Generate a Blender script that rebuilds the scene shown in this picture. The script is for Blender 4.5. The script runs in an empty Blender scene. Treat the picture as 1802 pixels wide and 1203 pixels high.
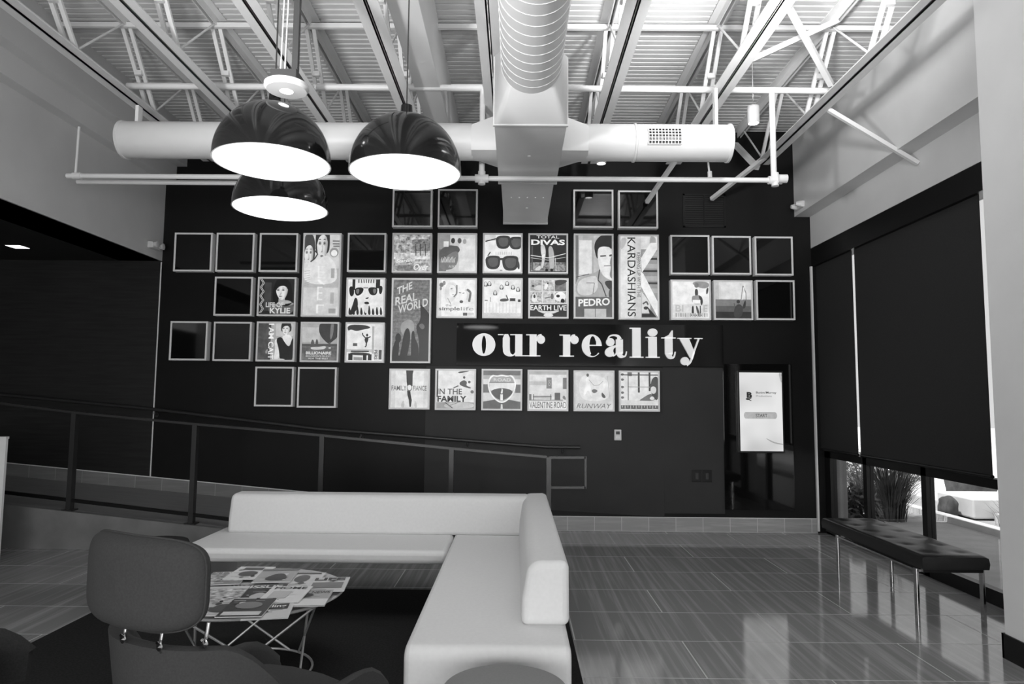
import bpy, bmesh, math, random
from mathutils import Vector, Matrix, noise
C = bpy.context.scene.collection
S = bpy.context.scene
PI = math.pi
random.seed(7)

# ---------------------------------------------------------------- camera
FPX, EYE = 1200.0, 1.42                       # focal length in pixels of an 1802 px wide frame, eye height
_p, _y, _r = .0837651, -.00667829, .00836242
FW = Vector((math.sin(_y)*math.cos(_p), math.cos(_y)*math.cos(_p), math.sin(_p)))
_rt = Vector((math.cos(_y), -math.sin(_y), 0)); _up = _rt.cross(FW)
RT = math.cos(_r)*_rt + math.sin(_r)*_up
UP = -math.sin(_r)*_rt + math.cos(_r)*_up
cam = bpy.data.cameras.new('camera'); camo = bpy.data.objects.new('camera', cam); C.objects.link(camo)
cam.sensor_width = 36; cam.lens = 36*FPX/1802; cam.clip_start = .05; cam.clip_end = 200
M = Matrix((RT, UP, -FW)).transposed().to_4x4(); M.translation = (0, 0, EYE)
camo.matrix_world = M
S.camera = camo
S.view_settings.view_transform = 'Standard'; S.view_settings.look = 'None'
S.view_settings.exposure = 0.0; S.view_settings.gamma = 1.0; S.view_settings.use_curve_mapping = False
S.cycles.max_bounces = 8; S.cycles.diffuse_bounces = 5; S.cycles.glossy_bounces = 4; S.cycles.transparent_max_bounces = 8
S.cycles.caustics_reflective = False; S.cycles.caustics_refractive = False
S.cycles.sample_clamp_indirect = 4.0
S.cycles.use_denoising = True

# ---------------------------------------------------------------- sky, sun, daylight of the glazed front behind the camera, uplight, added bounce fill
w = bpy.data.worlds.new('sky'); S.world = w; w.use_nodes = True
w.node_tree.nodes['Background'].inputs[0].default_value = (.9, .9, .9, 1)
w.node_tree.nodes['Background'].inputs[1].default_value = 1.1
def light(name, kind, loc, target, energy, **kw):
    d = bpy.data.lights.new(name, kind); d.energy = energy
    for k, v in kw.items(): setattr(d, k, v)
    o = bpy.data.objects.new(name, d); C.objects.link(o); o.location = loc
    o.rotation_euler = (Vector(target)-Vector(loc)).to_track_quat('-Z', 'Y').to_euler()
    return o
light('sun', 'SUN', (2, 6, 12), (2+3.2, 6+1.2, 12-9), 7, angle=.01)
light('daylight_front', 'AREA', (0.2, -2.9, 1.3), (.2, 6, 1.6), 300, shape='RECTANGLE', size=7.5, size_y=1.9)
light('uplight', 'SPOT', (1.5, 3.5, 3.62), (1.52, 4.5, 4.49), 300, spot_size=2.3, spot_blend=1, shadow_soft_size=.12)
light('bounce_fill', 'SPOT', (-1.75, 1.5, 2.35), (-.2, 4.3, 4.3), 410, spot_size=2.0, spot_blend=1, shadow_soft_size=.15)  # added fill, no fixture: brightens duct underside and joist chords like floor bounce

# ---------------------------------------------------------------- picture <-> place
def ray(px, py): return FW + RT*((px-901)/FPX) - UP*((py-601.5)/FPX)
def at_y(px, py, Y): d = ray(px, py); return Vector((0, 0, EYE)) + d*(Y/d.y)
def at_z(px, py, Z): d = ray(px, py); return Vector((0, 0, EYE)) + d*((Z-EYE)/d.z)
def at_x(px, py, X): d = ray(px, py); return Vector((0, 0, EYE)) + d*(X/d.x)

# ---------------------------------------------------------------- materials
def lin(g):
    g /= 255.0
    return g/12.92 if g <= .04045 else ((g+.055)/1.055)**2.4
def mat(name, v, rough=.5, spec=.5, metal=0, coat=0, emit=0, emit_v=None):
    m = bpy.data.materials.new(name); m.use_nodes = True
    b = m.node_tree.nodes['Principled BSDF']
    b.inputs['Base Color'].default_value = (v, v, v, 1); b.inputs['Roughness'].default_value = rough
    b.inputs['Specular IOR Level'].default_value = spec; b.inputs['Metallic'].default_value = metal
    b.inputs['Coat Weight'].default_value = coat; b.inputs['Coat Roughness'].default_value = .03
    if emit:
        e = v if emit_v is None else emit_v
        b.inputs['Emission Color'].default_value = (e, e, e, 1); b.inputs['Emission Strength'].default_value = emit
    return m
def N(m, kind, **inp):
    n = m.node_tree.nodes.new(kind)
    for k, v in inp.items():
        if hasattr(n, k): setattr(n, k, v)
        else: n.inputs[k.replace('_', ' ')].default_value = v
    return n
def L(m, a, b): m.node_tree.links.new(a, b)
def vary(m, lo, hi, scale=(1, 1, 1), detail=4, nscale=8, bump=0, rough=None, coords='Object'):
    """base colour between two greys by noise; optional bump"""
    b = m.node_tree.nodes['Principled BSDF']
    tc = N(m, 'ShaderNodeTexCoord'); mp = N(m, 'ShaderNodeMapping'); mp.inputs['Scale'].default_value = scale
    L(m, tc.outputs[coords], mp.inputs[0])
    nz = N(m, 'ShaderNodeTexNoise', Scale=nscale, Detail=detail); L(m, mp.outputs[0], nz.inputs['Vector'])
    cr = N(m, 'ShaderNodeValToRGB'); cr.color_ramp.elements[0].position = .3; cr.color_ramp.elements[1].position = .7
    cr.color_ramp.elements[0].color = (lo, lo, lo, 1); cr.color_ramp.elements[1].color = (hi, hi, hi, 1)
    L(m, nz.outputs['Fac'], cr.inputs[0]); L(m, cr.outputs[0], b.inputs['Base Color'])
    if bump:
        bp = N(m, 'ShaderNodeBump', Strength=bump, Distance=.002); L(m, nz.outputs['Fac'], bp.inputs['Height']); L(m, bp.outputs[0], b.inputs['Normal'])
    return m
paint = vary(mat('grey_wall_paint', .69, .6), .67, .71, nscale=3)
pier_paint = vary(mat('light_wall_paint', .82, .6), .80, .84, nscale=3)
white = mat('white_steel_paint', .78, .45)
deckm = vary(mat('white_deck_paint', .7, .55), .66, .72, nscale=5)
ductm = vary(mat('white_duct_paint', .64, .42), .62, .66, nscale=4)
blackwall = vary(mat('charcoal_wall_paint', .011, .45, .15), .010, .013, nscale=2)
charcoal = vary(mat('charcoal_lower_lit', .036, .6, .25), .034, .039, nscale=3)  # paler than the upper wall: light on the lower wall put into the colour
glassblack = mat('black_glass', .004, .04, .5)
glosspanel = mat('black_gloss_acrylic', .004, .05, .5)
framew = mat('light_box_aluminium', .88, .4)
blackmetal = mat('black_metal', .006, .4, .3)
greymetal = mat('grey_powder_coat', .03, .35, .5)
darkgrey = mat('dark_grey_paint', .05, .5, .3)
chrome = mat('chrome', .75, .12, metal=1)
wire = mat('satin_wire', .62, .45, metal=.6)
whitef = vary(mat('white_wool_upholstery', .7, .85, .2), .67, .70, nscale=60, bump=.08)
greyf = vary(mat('grey_wool_upholstery', .045, .9, .2), .042, .052, nscale=160, bump=.12)
darkf = vary(mat('dark_wool_upholstery', .022, .9, .2), .02, .03, nscale=160, bump=.25)
pouff = vary(mat('mid_grey_upholstery', .24, .9, .2), .23, .25, nscale=160, bump=.2)
leather = vary(mat('black_leather', .012, .35, .5), .009, .016, nscale=14, bump=.15)
rugm = vary(mat('charcoal_rug', .02, .95, .1), .015, .028, nscale=90, bump=.5)
concrete = vary(mat('concrete', .2, .75, .3), .17, .24, nscale=4, bump=.1)
rampm = vary(mat('ramp_tile', .26, .4, .4), .24, .29, scale=(1, 8, 1), nscale=3)
blindm = vary(mat('charcoal_blind_fabric', .03, .8, .2), .028, .034, nscale=120)
wood = vary(mat('dark_wood_panel', .02, .5, .35), .012, .024, scale=(1, 1, 14), nscale=2.5)
domeblack = mat('gloss_black_enamel', .006, .1, .35)
diffuser = mat('opal_diffuser', .9, .5, emit=5, emit_v=1)
lampglow = mat('lamp_glow', .9, .5, emit=12, emit_v=1)
plastic = mat('white_plastic', .7, .4)
dkplastic = mat('black_plastic', .012, .35)
rubber = mat('dark_base', .02, .6)
pave = vary(mat('pavement', .32, .8, .2), .29, .35, nscale=5)
kerbm = vary(mat('pale_kerb', .6, .8, .2), .55, .68, nscale=6)
stucco = vary(mat('pale_stucco', .75, .85, .2), .66, .8, nscale=3)
soil = vary(mat('dry_soil', .12, .95, .1), .05, .3, nscale=6)
leafm = vary(mat('shrub_leaf', .04, .6, .3), .02, .08, nscale=9)
grassm = vary(mat('grass_blade', .07, .6, .3), .03, .14, nscale=6)
rockm = vary(mat('boulder', .08, .9, .2), .05, .13, nscale=6, bump=.6)
paper = mat('paper_edge', .72, .6)

# baseboard tiles, floor tiles (grout + streaks along the room)
def tile_mat(name, base, streak, grout, rough, bw, bh, off, loc, streak_scale, mortar=.004, offset=.5, plane='XY'):
    m = mat(name, base, rough); b = m.node_tree.nodes['Principled BSDF']
    tc = N(m, 'ShaderNodeTexCoord'); mp = N(m, 'ShaderNodeMapping'); L(m, tc.outputs['Object'], mp.inputs[0])
    mp.inputs['Location'].default_value = loc
    if plane == 'XZ': mp.inputs['Rotation'].default_value = (-PI/2, 0, 0)
    br = N(m, 'ShaderNodeTexBrick', offset=offset, Scale=1.0)
    br.inputs['Brick Width'].default_value = bw; br.inputs['Row Height'].default_value = bh
    br.inputs['Mortar Size'].default_value = mortar; br.inputs['Mortar Smooth'].default_value = .1
    br.inputs['Color1'].default_value = (.92,)*3+(1,); br.inputs['Color2'].default_value = (1.06,)*3+(1,); br.inputs['Mortar'].default_value = (1, 1, 1, 1)
    L(m, mp.outputs[0], br.inputs['Vector'])
    m2 = N(m, 'ShaderNodeMapping'); m2.inputs['Scale'].default_value = streak_scale; L(m, tc.outputs['Object'], m2.inputs[0])
    nz = N(m, 'ShaderNodeTexNoise', Scale=1.0, Detail=3.0, Roughness=.6); L(m, m2.outputs[0], nz.inputs['Vector'])
    cr = N(m, 'ShaderNodeValToRGB'); e = cr.color_ramp.elements
    e[0].position = .46; e[1].position = .70
    e[0].color = (base,)*3+(1,); e[1].color = (streak,)*3+(1,)
    L(m, nz.outputs['Fac'], cr.inputs[0])
    mu = N(m, 'ShaderNodeMix', data_type='RGBA', blend_type='MULTIPLY'); mu.inputs[0].default_value = 1
    L(m, cr.outputs[0], mu.inputs[6]); L(m, br.outputs['Color'], mu.inputs[7])
    mx = N(m, 'ShaderNodeMix', data_type='RGBA'); L(m, br.outputs['Fac'], mx.inputs[0])
    L(m, mu.outputs[2], mx.inputs[6]); mx.inputs[7].default_value = (grout,)*3+(1,)
    L(m, mx.outputs[2], b.inputs['Base Color'])
    ra = N(m, 'ShaderNodeMapRange'); L(m, br.outputs['Fac'], ra.inputs[0]); ra.inputs[3].default_value = rough; ra.inputs[4].default_value = .6
    L(m, ra.outputs[0], b.inputs['Roughness'])
    return m
floorm = tile_mat('floor_tile', .28, .44, .54, .09, 1.27, .545, .5, (-.36, -.37, 0), (24, .55, 1))
basem = tile_mat('base_tile', .36, .46, .62, .3, .295, .4, 0, (0.02, 0, -.2), (3, 1, 40), mortar=.004, offset=0, plane='XZ')

# ---------------------------------------------------------------- mesh builder
class MB:
    def __init__(s): s.v = []; s.f = []; s.fm = []; s.mats = []; s.cur = 0
    def mat(s, m):
        if m not in s.mats: s.mats.append(m)
        s.cur = s.mats.index(m); return s
    def add(s, vs, fs):
        o = len(s.v); s.v += [tuple(v) for v in vs]
        for f in fs: s.f.append(tuple(i+o for i in f)); s.fm.append(s.cur)
        return s
    def hexa(s, p):   # 8 points: bottom 4 ccw, top 4 ccw
        return s.add(p, [(3, 2, 1, 0), (4, 5, 6, 7), (0, 1, 5, 4), (1, 2, 6, 5), (2, 3, 7, 6), (3, 0, 4, 7)])
    def box(s, x0, x1, y0, y1, z0, z1):
        return s.hexa([(x0, y0, z0), (x1, y0, z0), (x1, y1, z0), (x0, y1, z0), (x0, y0, z1), (x1, y0, z1), (x1, y1, z1), (x0, y1, z1)])
    def bar(s, a, b, w, h, up=(0, 0, 1)):
        a, b = Vector(a), Vector(b); d = (b-a).normalized(); u = Vector(up)
        if abs(d.dot(u)) > .98: u = Vector((0, 1, 0))
        sx = d.cross(u).normalized()*w/2; sz = sx.cross(d).normalized()*h/2
        return s.hexa([a-sx-sz, a+sx-sz, b+sx-sz, b-sx-sz, a-sx+sz, a+sx+sz, b+sx+sz, b-sx+sz])
    def tube(s, pts, r, n=10, cap=True):
        pts = [Vector(p) for p in pts]; rings = []; ref = None
        for i, p in enumerate(pts):
            d = (pts[min(i+1, len(pts)-1)]-pts[max(i-1, 0)]).normalized()
            if ref is None:
                ref = Vector((0, 0, 1)) if abs(d.z) < .9 else Vector((1, 0, 0))
            u = d.cross(ref).normalized(); ref = u.cross(d).normalized()
            rr = r[i] if isinstance(r, (list, tuple)) else r
            rings.append([p+u*rr*math.cos(2*PI*k/n)+ref*rr*math.sin(2*PI*k/n) for k in range(n)])
        vs = [v for q in rings for v in q]; fs = []
        for i in range(len(pts)-1):
            for k in range(n):
                fs.append((i*n+k, i*n+(k+1) % n, (i+1)*n+(k+1) % n, (i+1)*n+k))
        if cap: fs += [tuple(range(n))[::-1], tuple((len(pts)-1)*n+k for k in range(n))]
        return s.add(vs, fs)
    def lathe(s, prof, c=(0, 0, 0), n=48, axis='Z'):
        c = Vector(c); vs = []; fs = []
        for r, h in prof:
            for k in range(n):
                a = 2*PI*k/n
                q = Vector((r*math.cos(a), r*math.sin(a), h))
                if axis == 'X': q = Vector((h, r*math.cos(a), r*math.sin(a)))
                if axis == 'Y': q = Vector((r*math.cos(a), h, r*math.sin(a)))
                vs.append(c+q)
        for i in range(len(prof)-1):
            for k in range(n): fs.append((i*n+k, i*n+(k+1) % n, (i+1)*n+(k+1) % n, (i+1)*n+k))
        return s.add(vs, fs)
    def prism(s, poly, f0, f1):    # poly of 2-tuples, f0/f1 map (a,b) -> point
        n = len(poly); vs = [f0(a, b) for a, b in poly]+[f1(a, b) for a, b in poly]
        fs = [tuple(range(n))[::-1], tuple(range(n, 2*n))]+[(i, (i+1) % n, n+(i+1) % n, n+i) for i in range(n)]
        return s.add(vs, fs)
    def grid(s, rows, closed=False):
        n = len(rows[0]); vs = [p for r in rows for p in r]; fs = []
        for i in range(len(rows)-1):
            for k in range(n if closed else n-1):
                fs.append((i*n+k, i*n+(k+1) % n, (i+1)*n+(k+1) % n, (i+1)*n+k))
        return s.add(vs, fs)
    def build(s, name, m=None, parent=None, smooth=True, bevel=0, seg=2, angle=35, fix=True):
        me = bpy.data.meshes.new(name)
        off = Vector((0, 0, 0)); q = parent
        while q is not None: off += q.location; q = q.parent
        me.from_pydata([tuple(Vector(v)-off) for v in s.v], [], s.f)
        for mm in (s.mats or [m]): me.materials.append(mm)
        if s.mats:
            for p, i in zip(me.polygons, s.fm): p.material_index = i
        if fix:
            b = bmesh.new(); b.from_mesh(me); bmesh.ops.recalc_face_normals(b, faces=b.faces); b.to_mesh(me); b.free()
        if smooth:
            me.polygons.foreach_set('use_smooth', [True]*len(me.polygons)); me.set_sharp_from_angle(angle=math.radians(angle))
        o = bpy.data.objects.new(name, me); C.objects.link(o)
        if parent: o.parent = parent
        if bevel:
            bv = o.modifiers.new('bevel', 'BEVEL'); bv.width = bevel; bv.segments = seg; bv.limit_method = 'ANGLE'; bv.angle_limit = .6
        return o
def tag(o, label, cat, group=None, kind=None):
    o['label'] = label; o['category'] = cat
    if group: o['group'] = group
    if kind: o['kind'] = kind
    return o
def root(name, loc, label, cat, group=None):
    o = bpy.data.objects.new(name, None); o.empty_display_size = .1; C.objects.link(o); o.location = loc
    return tag(o, label, cat, group)
def struct(o): o['kind'] = 'structure'; return o

# ================================================================= THE ROOM
DW = 7.585            # back wall
ZD = 4.49             # underside of the roof deck
XL, XR = -4.015, 3.305
# floor
b = MB(); b.add([(-9, -4, 0), (3.44, -4, 0), (3.44, 7.7, 0), (-9, 7.7, 0), (-9, -4, -.12), (3.44, -4, -.12), (3.44, 7.7, -.12), (-9, 7.7, -.12)],
               [(0, 1, 2, 3), (7, 6, 5, 4), (0, 4, 5, 1), (1, 5, 6, 2), (2, 6, 7, 3), (3, 7, 4, 0)])
struct(b.build('floor', floorm, smooth=False))
# back wall
struct(MB().box(XL, 3.44, DW, DW+.2, 0, 4.75).build('wall_back', blackwall, smooth=False))
# timber panelled wall behind the upper ramp, with the dropped dark ceiling in front of it
struct(MB().box(-9, XL-.012, DW, DW+.2, 0, 3.2).build('wall_ramp', wood, smooth=False))
struct(MB().box(XL-.012, XL, DW-.006, DW, .5, 2.93).build('trim_1', framew, smooth=False))
struct(MB().box(-9, XL-.02, 1.0, DW, 2.945, 3.2).build('ceiling_ramp', mat('black_soffit', .012, .6), smooth=False))
struct(MB().box(-9.1, -9, -4, DW, 0, 3.2).build('wall_far', blackwall, smooth=False))
# left bulkhead: three stepped faces
Zs = [PI]
prof = [(XL, 2.945), (XL, 3.84), (-3.90, 3.84), (-3.90, 4.04), (-3.785, 4.04), (-3.785, 4.6), (-4.5, 4.6), (-4.5, 3.2), (-4.5, 2.945)]
b = MB(); b.prism(prof, lambda x, z: (x, -4, z), lambda x, z: (x, DW, z)); struct(b.build('wall_left', paint, smooth=False))
# right bulkhead over the window
prof = [(XR, 3.135), (XR, 3.50), (3.13, 3.50), (3.13, 4.6), (3.7, 4.6), (3.7, 3.135)]
b = MB(); b.prism(prof, lambda x, z: (x, 2.0, z), lambda x, z: (x, DW, z)); struct(b.build('wall_right', paint, smooth=False))
# pier beside the window
struct(MB().box(2.753, 3.9, -4, 3.964, 0, 4.6).build('wall_pier', pier_paint, smooth=False))
struct(MB().box(2.742, 2.752, -4, 3.979, 0, .135).box(2.742, 3.4, 3.964, 3.979, 0, .135).build('baseboard_pier', blackmetal, smooth=False))
struct(MB().box(-9, 3.9, -4.2, -4, 0, 4.6).build('wall_rear', paint, smooth=False))
# roof deck: corrugated, ribs across the room
b = MB(); per, y = .075, -3.9
prf = []
while y < 7.9:
    prf += [(y, ZD), (y+.050, ZD), (y+.055, ZD+.028), (y+.070, ZD+.028)]; y += per
b.grid([[(-4.2, a, z) for a, z in prf], [(3.6, a, z) for a, z in prf]])
struct(b.build('ceiling', deckm, smooth=False, fix=False))
struct(MB().box(-4.6, 3.7, -4.2, 8, 4.56, 4.75).build('roof', deckm, smooth=False))
# baseboard tiles on the back wall (right of the ramp)
struct(MB().box(.40, 3.29, DW-.012, DW, 0, .15).build('baseboard_back', basem, smooth=False))
struct(MB().box(.40, 3.29, DW-.014, DW, .15, .156).build('trim_2', framew, smooth=False))
# ramp along the back wall: surface, kerb and sloping tile baseboard
YC = 6.45
cA, cB = at_y(12, 888, YC), at_y(345, 925, YC)
sl = (cB.z-cA.z)/(cB.x-cA.x); cz = lambda x: max(0.012, cB.z+sl*(x-cB.x))
wA, wB = at_y(12, 836, DW), at_y(268, 861, DW)
sw = (wB.z-wA.z)/(wB.x-wA.x); wz = lambda x: max(0.010, wB.z+sw*(x-wB.x))
xs = [-9+.35*i for i in range(28)]
b = MB(); b.grid([[(x, YC+.02, cz(x)-.004) for x in xs if x < .42], [(x, DW-.001, wz(x)) for x in xs if x < .42]])
struct(b.build('floor_ramp', rampm, smooth=False, fix=False))
xs2 = [-9]+[-5+.5*i for i in range(8)]+[-1.2]
b = MB()
b.grid([[(x, YC, 0) for x in xs2], [(x, YC, cz(x)) for x in xs2], [(x, YC+.13, cz(x)) for x in xs2], [(x, YC+.13, 0) for x in xs2]])
struct(b.build('curb', concrete, smooth=False))
bb = at_y(268, 840, DW).z-wz(at_y(268, 840, DW).x)
b = MB()
xs3 = [x for x in xs if x < .42]
b.grid([[(x, DW-.012, wz(x)) for x in xs3], [(x, DW-.012, wz(x)+.135) for x in xs3], [(x, DW, wz(x)+.14) for x in xs3]])
struct(b.build('baseboard_ramp', tile_mat('ramp_base_tile', .22, .27, .36, .45, .295, 3, 0, (.05, 0, 0), (3, 1, 30), offset=0, plane='XZ'), smooth=False, fix=False))
b = MB(); b.grid([[(x, DW-.015, wz(x)+.132) for x in xs3], [(x, DW-.015, wz(x)+.141) for x in xs3], [(x, DW, wz(x)+.141) for x in xs3]])
struct(b.build('trim_3', framew, smooth=False, fix=False))
# raised charcoal wall panel right of the posters (below the sign)
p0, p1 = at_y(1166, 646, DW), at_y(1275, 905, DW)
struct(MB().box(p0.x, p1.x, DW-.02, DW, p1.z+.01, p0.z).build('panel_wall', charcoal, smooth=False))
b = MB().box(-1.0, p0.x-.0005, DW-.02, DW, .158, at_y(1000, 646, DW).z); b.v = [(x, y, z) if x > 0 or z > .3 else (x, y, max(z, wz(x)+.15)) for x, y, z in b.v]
struct(b.build('panel_lower_lit', charcoal, smooth=False))  # panel carries the painted-in brightness of the lit lower wall
# white corner strip between back wall and window
struct(MB().box(3.285, 3.305, DW-.03, DW, .02, 2.93).build('trim_4', framew, smooth=False))

# ================================================================= WINDOW
win = bpy.data.objects.new('window_1', None); C.objects.link(win); win.location = (3.42, 5.7, 0); struct(win)
XF, XB = 3.39, 3.46
b = MB().box(XR, XB, 3.97, DW, 2.93, 3.14)          # head
b.box(XF, XB, 3.97, DW, .0, .105)                     # bottom rail
b.box(XF, XB, 3.97, DW, .815, .885)                   # transom
for y0, y1 in ((DW-.13, DW), (6.69, 6.76), (5.73, 5.80), (4.70, 4.84), (3.97, 4.03)):
    b.box(XF, XB, y0, y1, 0, 3.0)
b.build('window_frame', blackmetal, win, smooth=False)
g = bpy.data.materials.new('window_glass'); g.use_nodes = True; nt = g.node_tree; nt.nodes.clear()
o_ = nt.nodes.new('ShaderNodeOutputMaterial'); mx = nt.nodes.new('ShaderNodeMixShader'); tr = nt.nodes.new('ShaderNodeBsdfTransparent'); gl = nt.nodes.new('ShaderNodeBsdfGlossy'); fr = nt.nodes.new('ShaderNodeFresnel')
tr.inputs[0].default_value = (.9, .9, .9, 1); gl.inputs['Roughness'].default_value = .02; fr.inputs[0].default_value = 1.3
mx.inputs[0].default_value = .07; nt.links.new(tr.outputs[0], mx.inputs[1]); nt.links.new(gl.outputs[0], mx.inputs[2]); nt.links.new(mx.outputs[0], o_.inputs[0])
for y0, y1 in ((6.76, DW-.13), (5.80, 6.69), (4.84, 5.73), (4.03, 4.70)):
    for z0, z1 in ((.105, .815), (.885, 2.93)):
        MB().box(3.42, 3.428, y0, y1, z0, z1).build('pane', g, win, smooth=False)
def blind(y0, y1, label):
    r = root('roller_blind', (3.35, (y0+y1)/2, .9), label, 'blind', 'roller blinds on the window')
    MB().box(3.347, 3.353, y0, y1, .915, 2.95).build('fabric', blindm, r, smooth=False)
    MB().tube([(3.35, y0, .905), (3.35, y1, .905)], .014).build('hem_bar', blackmetal, r)
    MB().tube([(3.35, y0, 2.98), (3.35, y1, 2.98)], .03).build('roller', blackmetal, r)
blind(6.755, DW-.02, 'narrow charcoal roller blind lowered beside the black feature wall')
blind(4.87, 6.70, 'wide charcoal roller blind lowered above the black leather bench')

# ================================================================= OUTSIDE
struct(MB().box(3.46, 40, -6, 40, -.16, -.05).build('ground', pave, smooth=False))
struct(MB().box(3.46, 4.35, 6.9, 11, -.05, -.02).build('ground_bed', soil, smooth=False))
struct(MB().box(5.35, 5.5, -4, 26, -.05, .02).build('kerb', kerbm, smooth=False))
struct(MB().box(5.98, 6.1, -4, 8.7, -.05, .05).build('kerb.001', kerbm, smooth=False))
struct(MB().box(6.3, 40, -4, 40, -.05, -.03).build('ground_gravel', stucco, smooth=False))
tag(MB().box(3.50, 3.64, 7.60, 7.74, -.05, 3.6).build('post', concrete, smooth=False, bevel=.01), 'square grey post standing just outside the window by the corner', 'post')
tag(MB().box(5.76, 7.3, 8.75, 9.5, -.03, .22).build('planter_wall', stucco, smooth=False, bevel=.02), 'low pale planter wall beyond the path outside', 'low wall')
def rock(c, s, label):
    b = MB(); n = 14; rows = []
    for i in range(n+1):
        th = PI*i/n; rows.append([])
        for k in range(20):
            a = 2*PI*k/20; d = Vector((math.sin(th)*math.cos(a), math.sin(th)*math.sin(a), math.cos(th)))
            d = Vector([math.copysign(abs(t)**.6, t) for t in d])
            rr = 1+.18*noise.noise(d*1.7+Vector(c))
            rows[-1].append((c[0]+d.x*s[0]*rr, c[1]+d.y*s[1]*rr, c[2]+d.z*s[2]*rr))
    b.grid(rows, True)
    return tag(b.build('boulder', rockm, smooth=True, angle=80), label, 'boulder', 'boulders outside')
rock((5.63, 9.05, .07), (.09, .12, .14), 'small dark boulder behind the near end of the pale planter wall')
rock((5.63, 10.3, .12), (.09, .12, .22), 'dark upright boulder seen behind the tall ornamental grass')
rock((7.0, 10.7, .12), (.28, .3, .2), 'broad dark boulder lying beyond the pale planter wall')
def clump(name, c, n, h, spread, m, label, cat, width=.007):
    b = MB()
    for i in range(n):
        a = random.uniform(0, 2*PI); r = random.uniform(0, .18); le = random.uniform(.5, 1)*h; sp = random.uniform(.2, 1)*spread
        d = Vector((math.cos(a), math.sin(a), 0)); s = Vector((-d.y, d.x, 0))*width
        p = Vector(c)+d*r; rows = []
        for t in (0, .3, .6, .85, 1):
            q = p+d*sp*t*t+Vector((0, 0, le*(t-.22*t*t*sp/max(h, .1)))); wv = s*(1-t*.9)
            rows.append([q-wv, q+wv])
        b.grid(rows)
    return tag(b.build(name, m, smooth=False, fix=False), label, cat)
clump('ornamental_grass', (4.72, 8.75, -.05), 700, 1.1, .72, grassm, 'tall clump of dark ornamental grass outside between the window posts', 'grass clump')
clump('ornamental_grass', (5.3, 10.6, -.05), 200, .8, .5, grassm, 'shorter wispy grass clump behind the tall one outside', 'grass clump', .008)
clump('ornamental_grass', (5.95, 8.35, -.05), 60, .4, .3, grassm, 'small dry grass tuft in front of the pale planter wall', 'grass clump', .006)
def shrub(c, s, n, label):
    b = MB()
    for i in range(n):
        d = Vector((random.gauss(0, 1), random.gauss(0, 1), random.gauss(0, 1))).normalized()*random.uniform(.5, 1)
        p = Vector((c[0]+d.x*s[0], c[1]+d.y*s[1], c[2]+abs(d.z)*s[2]))
        u = Vector((random.uniform(-1, 1), random.uniform(-1, 1), random.uniform(-1, 1))).normalized()*.045; v = u.orthogonal().normalized()*.02
        b.add([p-u, p+v, p+u, p-v], [(0, 1, 2, 3)])
    return tag(b.build('shrub', leafm, smooth=False, fix=False), label, 'shrub', 'shrubs outside')
shrub((4.02, 8.1, -.02), (.22, .32, .5), 900, 'low dark shrub outside just right of the grey post')
shrub((5.9, 13.5, 0), (.9, .9, 1.1), 1600, 'bushy shrub outside further back behind the low dark one')
shrub((7.4, 13.3, 0), (.5, .5, 1.0), 700, 'small shrub outside beyond the dark boulder')

# ================================================================= ROOF STEEL
ZB, ZT = 3.86, 4.425
JX = [-3.2, -2.465, -1.70, -.95, -.2, .735, 1.61, 2.523]
ordn = ['first', 'second', 'third', 'fourth', 'fifth', 'sixth', 'seventh', 'eighth']
y_nodes = [4.70+1.07*k for k in range(-6, 3)]
for i, X in enumerate(JX):
    r = root('bar_joist', (X, 3, ZB), 'white open-web steel roof joist, %s counted from the left wall' % ordn[i], 'joist', 'open-web steel joists under the roof deck')
    b = MB()
    for s in (-1, 1):    # double angle: flat leg + upright leg
        b.box(X+s*.005, X+s*.078, -3.8, 6.9, ZB, ZB+.008); b.box(X+s*.005, X+s*.013, -3.8, 6.9, ZB, ZB+.065)
    b.build('bottom_chord', white, r, smooth=False)
    b = MB()
    for s in (-1, 1):
        b.box(X+s*.012, X+s*.075, -3.8, DW, ZD-.012, ZD-.002); b.box(X+s*.012, X+s*.02, -3.8, DW, ZD-.075, ZD-.002)
    b.build('top_chord', white, r, smooth=False)
    for k, y in enumerate(y_nodes):
        if y < 1.2: continue
        MB().tube([(X, y, ZB+.03), (X, y+.57, ZT)], .009, 8).build('diagonal_rod', white, r)
        if y+1.07 < 6.9:
            b = MB()
            for s in (-1, 1): b.bar((X+s*.03, y+.60, ZT), (X+s*.03, y+1.04, ZB+.03), .03, .022)
            b.box(X-.03, X+.03, y+.80, y+.83, ZB+.25, ZB+.29)
            b.build('web_strut', white, r, smooth=False)
    if X != JX[0]:
        pass
# bridging angles that tie the joists together
b = MB().box(-3.75, 3.1, 5.27, 5.30, 4.40, 4.445).box(-3.75, 3.1, 5.27, 5.315, 4.44, 4.446)
tag(b.build('bridging_angle', white, smooth=False), 'white horizontal bridging angle tying the joists just under the deck', 'bridging bar', 'bridging bars')
def brace(a, c, w, label, cat='brace', name='diagonal_brace'):
    return tag(MB().bar(a, c, w, w).build(name, white, smooth=False), label, cat, 'diagonal braces between the joists')
brace((1.64, 4.90, ZB+.05), (2.50, 5.15, ZT-.02), .04, 'white diagonal brace rising right from the seventh joist to the eighth')
brace((1.64, 4.30, ZT-.15), (2.50, 5.28, ZB+.09), .04, 'white diagonal brace descending right toward the eighth joist')
brace((2.60, 5.55, 3.86), (3.30, 5.50, 3.385), .032, 'white strut sloping from the eighth joist down to right wall')
brace(at_y(1294, 254, 7.3), (2.49, 6.93, 3.84), .05, 'white stub brace against the dark wall top, by the eighth joist end')
brace((2.50, 6.72, 3.88), (2.16, 7.45, 3.66), .04, 'white stub brace running down to the dark wall below the eighth joist')
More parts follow.
